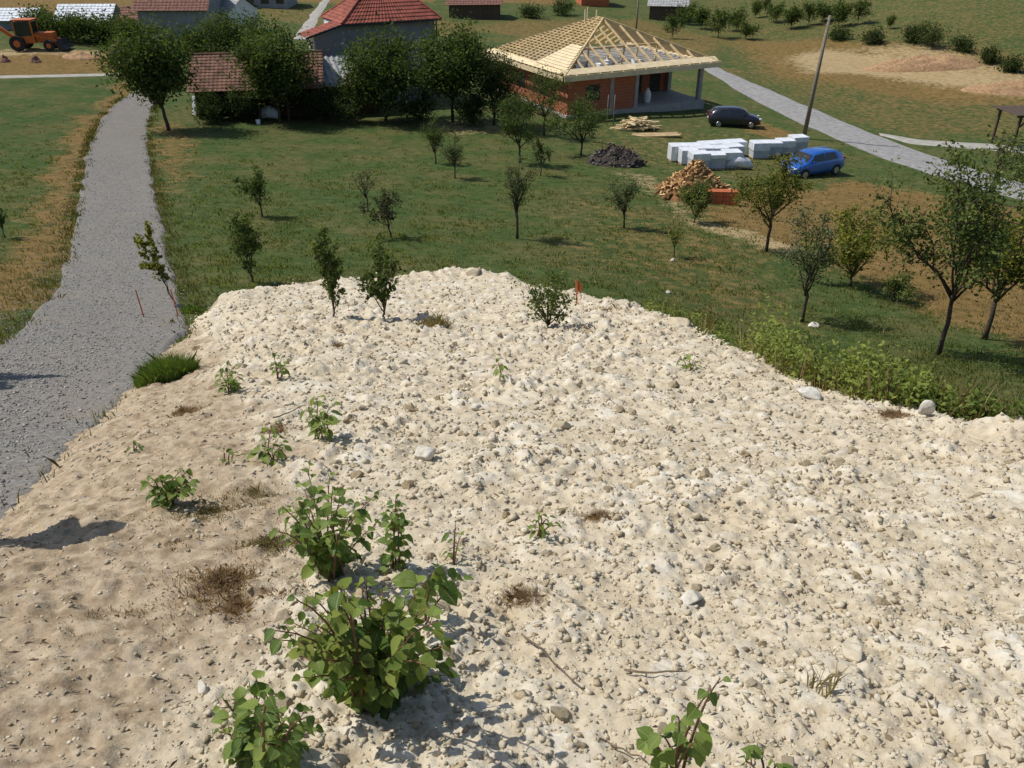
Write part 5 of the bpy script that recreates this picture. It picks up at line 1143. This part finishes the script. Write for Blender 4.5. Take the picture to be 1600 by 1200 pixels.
MB().bar((-.3, 0, h + .09), (3.7, 0, h + .09), .14, .16).build('beam', 'wood_dark', sh); MB().bar((-.3, 2.6, h + .09), (3.7, 2.6, h + .09), .14, .16).build('beam', 'wood_dark', sh)
for i in range(8): MB().bar((-.3 + i * .56, -.4, h + .23), (-.3 + i * .56, 3.0, h + .23), .5, .05).build('roof_plank', 'wood_dark', sh)
MB().bar((0, 0, .6), (3.4, 0, .6), .05, .12).build('rail', 'wood_dark', sh)

# ------------------------------------------------------------------ orange backhoe digger
p = at(52, 78); dg = thing('orange_digger', 'orange wheeled digger with dark cab parked in the far yard', 'digger', tuple(p), R(6))
mb = MB(); mb.box(-1.3, .7, -.75, .75, .7, 1.35); mb.build('chassis', 'machine_orange', dg, bevel=.05)
mb = MB(); mb.box(.7, 2.4, -.5, .5, .8, 1.65); mb.build('bonnet', 'machine_orange', dg, bevel=.08)
mb = MB(); mb.box(-1.0, .65, -.72, .72, 1.36, 2.65); mb.build('cab', 'glass_dark', dg, bevel=.05)
for x_ in (-.98, .62):
    for y_ in (-.70, .70): MB().box(x_ - .06, x_ + .06, y_ - .06, y_ + .06, 1.355, 2.7).build('cab_post', 'machine_orange', dg)
MB().box(-1.12, .8, -.82, .82, 2.705, 2.84).build('cab_roof', 'machine_orange', dg, bevel=.04)
for x_, r_ in ((-.9, .72), (2.0, .5)):
    for y_ in (-.95, .95):
        wh = MB().tube([(0, -.2, 0), (0, -.18, 0), (0, .18, 0), (0, .2, 0)], [r_ * .85, r_, r_, r_ * .85], 20).build('wheel', 'tyre', dg); wh.location = (x_, y_, r_)
        MB().tube([(0, -.215, 0), (0, .215, 0)], r_ * .45, 12).build('hub', 'machine_orange', wh)
for y_ in (-.6, .6): MB().bar((.5, y_, 1.5), (2.9, y_, .75), .14, .22).build('loader_arm', 'machine_orange', dg)
mb = MB(); mb.poly([(2.8, -1.1, .15), (3.6, -1.1, .15), (3.2, -1.1, .5), (2.95, -1.1, 1.05), (2.75, -1.1, .9)], 2.2, (0, -1, 0)); mb.build('front_bucket', 'plastic_black', dg)
MB().bar((-1.3, 0, 1.0), (-2.9, 0, 2.3), .24, .32).build('boom', 'machine_orange', dg); MB().bar((-2.85, 0, 2.35), (-3.9, 0, .9), .2, .26).build('dipper', 'machine_orange', dg)
mb = MB(); mb.poly([(-4.2, -.35, .3), (-3.6, -.35, .35), (-3.75, -.35, .95), (-4.05, -.35, .95)], .7, (0, -1, 0)); mb.build('rear_bucket', 'machine_orange', dg)

# ------------------------------------------------------------------ person just left of the view, whose shadow falls on the bank
tip = on_m(148, 828); hz = None
for L_ in np.arange(.6, 4, .02):
    hp_ = tip + TO_SUN * float(L_)
    if hp_.z - 1.80 >= Hs(hp_.x, hp_.y): hz = hp_; break
feet = Vector((hz.x, hz.y, Hs(hz.x, hz.y)))
pn = thing('person', 'person in grey shirt and straw hat standing on the roadside bank', 'person', tuple(feet), R(-60))
def skin(name, pts, edges, radii, mat, root=0, sub=2):
    me = bpy.data.meshes.new(name); me.from_pydata(pts, edges, []); me.update(); o = bpy.data.objects.new(name, me); C.objects.link(o)
    sk = o.modifiers.new('skin', 'SKIN'); sk.use_smooth_shade = True
    for i, r_ in enumerate(radii): me.skin_vertices[0].data[i].radius = r_ if hasattr(r_, '__len__') else (r_, r_); me.skin_vertices[0].data[i].use_root = (i == root)
    o.modifiers.new('sub', 'SUBSURF').levels = sub; o.modifiers['sub'].render_levels = sub; me.materials.append(MATS[mat]); o.parent = pn; return o
def fingers(hx, hy, hz_, sg):
    P, E, Rr = [(hx, hy, hz_), (hx, hy - .01, hz_ - .08)], [(0, 1)], [(.026, .036), (.022, .04)]
    return P, E, Rr
body_p = [(0, 0, .92), (0, .01, 1.15), (0, 0, 1.38), (0, -.01, 1.48), (0, -.03, 1.56), (0, -.035, 1.66),
          (-.10, 0, .86), (-.11, -.02, .48), (-.11, .02, .09), (-.11, -.12, .04), (.10, 0, .86), (.11, -.02, .48), (.11, .02, .09), (.11, -.12, .04),
          (-.19, 0, 1.40), (-.24, .03, 1.12), (-.23, -.08, .87), (-.22, -.11, .78), (.19, 0, 1.40), (.24, .03, 1.12), (.23, -.08, .87), (.22, -.11, .78)]
body_e = [(0, 1), (1, 2), (2, 3), (3, 4), (4, 5), (0, 6), (6, 7), (7, 8), (8, 9), (0, 10), (10, 11), (11, 12), (12, 13), (2, 14), (14, 15), (15, 16), (16, 17), (2, 18), (18, 19), (19, 20), (20, 21)]
body_r = [(.14, .11), (.13, .10), (.15, .10), .055, (.075, .09), (.075, .09), .085, .058, .042, .04, .085, .058, .042, .04, .062, .046, .03, (.03, .04), .062, .046, .03, (.03, .04)]
bd_ = skin('body', body_p, body_e, body_r, 'skin')
skin('shirt', [(0, 0, .90), (0, .01, 1.15), (0, 0, 1.38), (0, 0, 1.45), (-.19, 0, 1.40), (-.235, .025, 1.2), (.19, 0, 1.40), (.235, .025, 1.2)], [(0, 1), (1, 2), (2, 3), (2, 4), (4, 5), (2, 6), (6, 7)], [(.17, .135), (.158, .125), (.175, .125), .075, .082, .068, .082, .068], 'shirt')
skin('trousers', [(0, 0, .95), (-.10, 0, .85), (-.11, -.02, .48), (-.11, .02, .10), (.10, 0, .85), (.11, -.02, .48), (.11, .02, .10)], [(0, 1), (1, 2), (2, 3), (0, 4), (4, 5), (5, 6)], [(.165, .13), .105, .08, .07, .105, .08, .07], 'trousers')
for sx_ in (-.11, .11): skin('shoe', [(sx_, .04, .05), (sx_, -.14, .04)], [(0, 1)], [(.055, .05), (.05, .035)], 'shoe')
fg = MB()
for sg, hx in ((-1, -.22), (1, .22)):
    for k in range(4): fg.tube([(hx + sg * .004, -.10 - .0 + (k - 1.5) * .02, .76), (hx, -.115 + (k - 1.5) * .021, .715 - (.01 if k in (1, 2) else 0)), (hx - sg * .015, -.12 + (k - 1.5) * .02, .675 + (.012 if k in (0, 3) else 0))], [.010, .009, .007], 6)
    fg.tube([(hx, -.135, .80), (hx - sg * .015, -.165, .765), (hx - sg * .02, -.168, .735)], [.011, .010, .008], 6)
fg.build('fingers', 'skin', bd_, True)
fc = MB(); fc.tube([(0, -.125, 1.635), (0, -.145, 1.605), (0, -.13, 1.595)], [.008, .015, .012], 6)
for sg in (-1, 1): fc.tube([(sg * .085, -.02, 1.64), (sg * .093, -.01, 1.61), (sg * .085, -.015, 1.585)], [.012, .016, .008], 6)
fc.build('face_features', 'skin', bd_, True)
ey = MB()
for sg in (-1, 1): ey.tube([(sg * .032, -.112, 1.645), (sg * .032, -.124, 1.645)], [.012, .006], 8)
ey.build('eyes', 'hair', bd_)
hat = MB(); n_ = 24; prof = [(.21, 1.69), (.12, 1.70), (.112, 1.70), (.105, 1.78), (.07, 1.815), (.005, 1.82)]
for r_, z_ in prof: hat.v += [(r_ * math.cos(6.283 * i / n_), -.03 + r_ * math.sin(6.283 * i / n_) * 1.1, z_) for i in range(n_)]
for i in range(len(prof) - 1):
    for j in range(n_): hat.f.append((i * n_ + j, i * n_ + (j + 1) % n_, (i + 1) * n_ + (j + 1) % n_, (i + 1) * n_ + j))
hat.build('straw_hat', 'straw', pn, True)
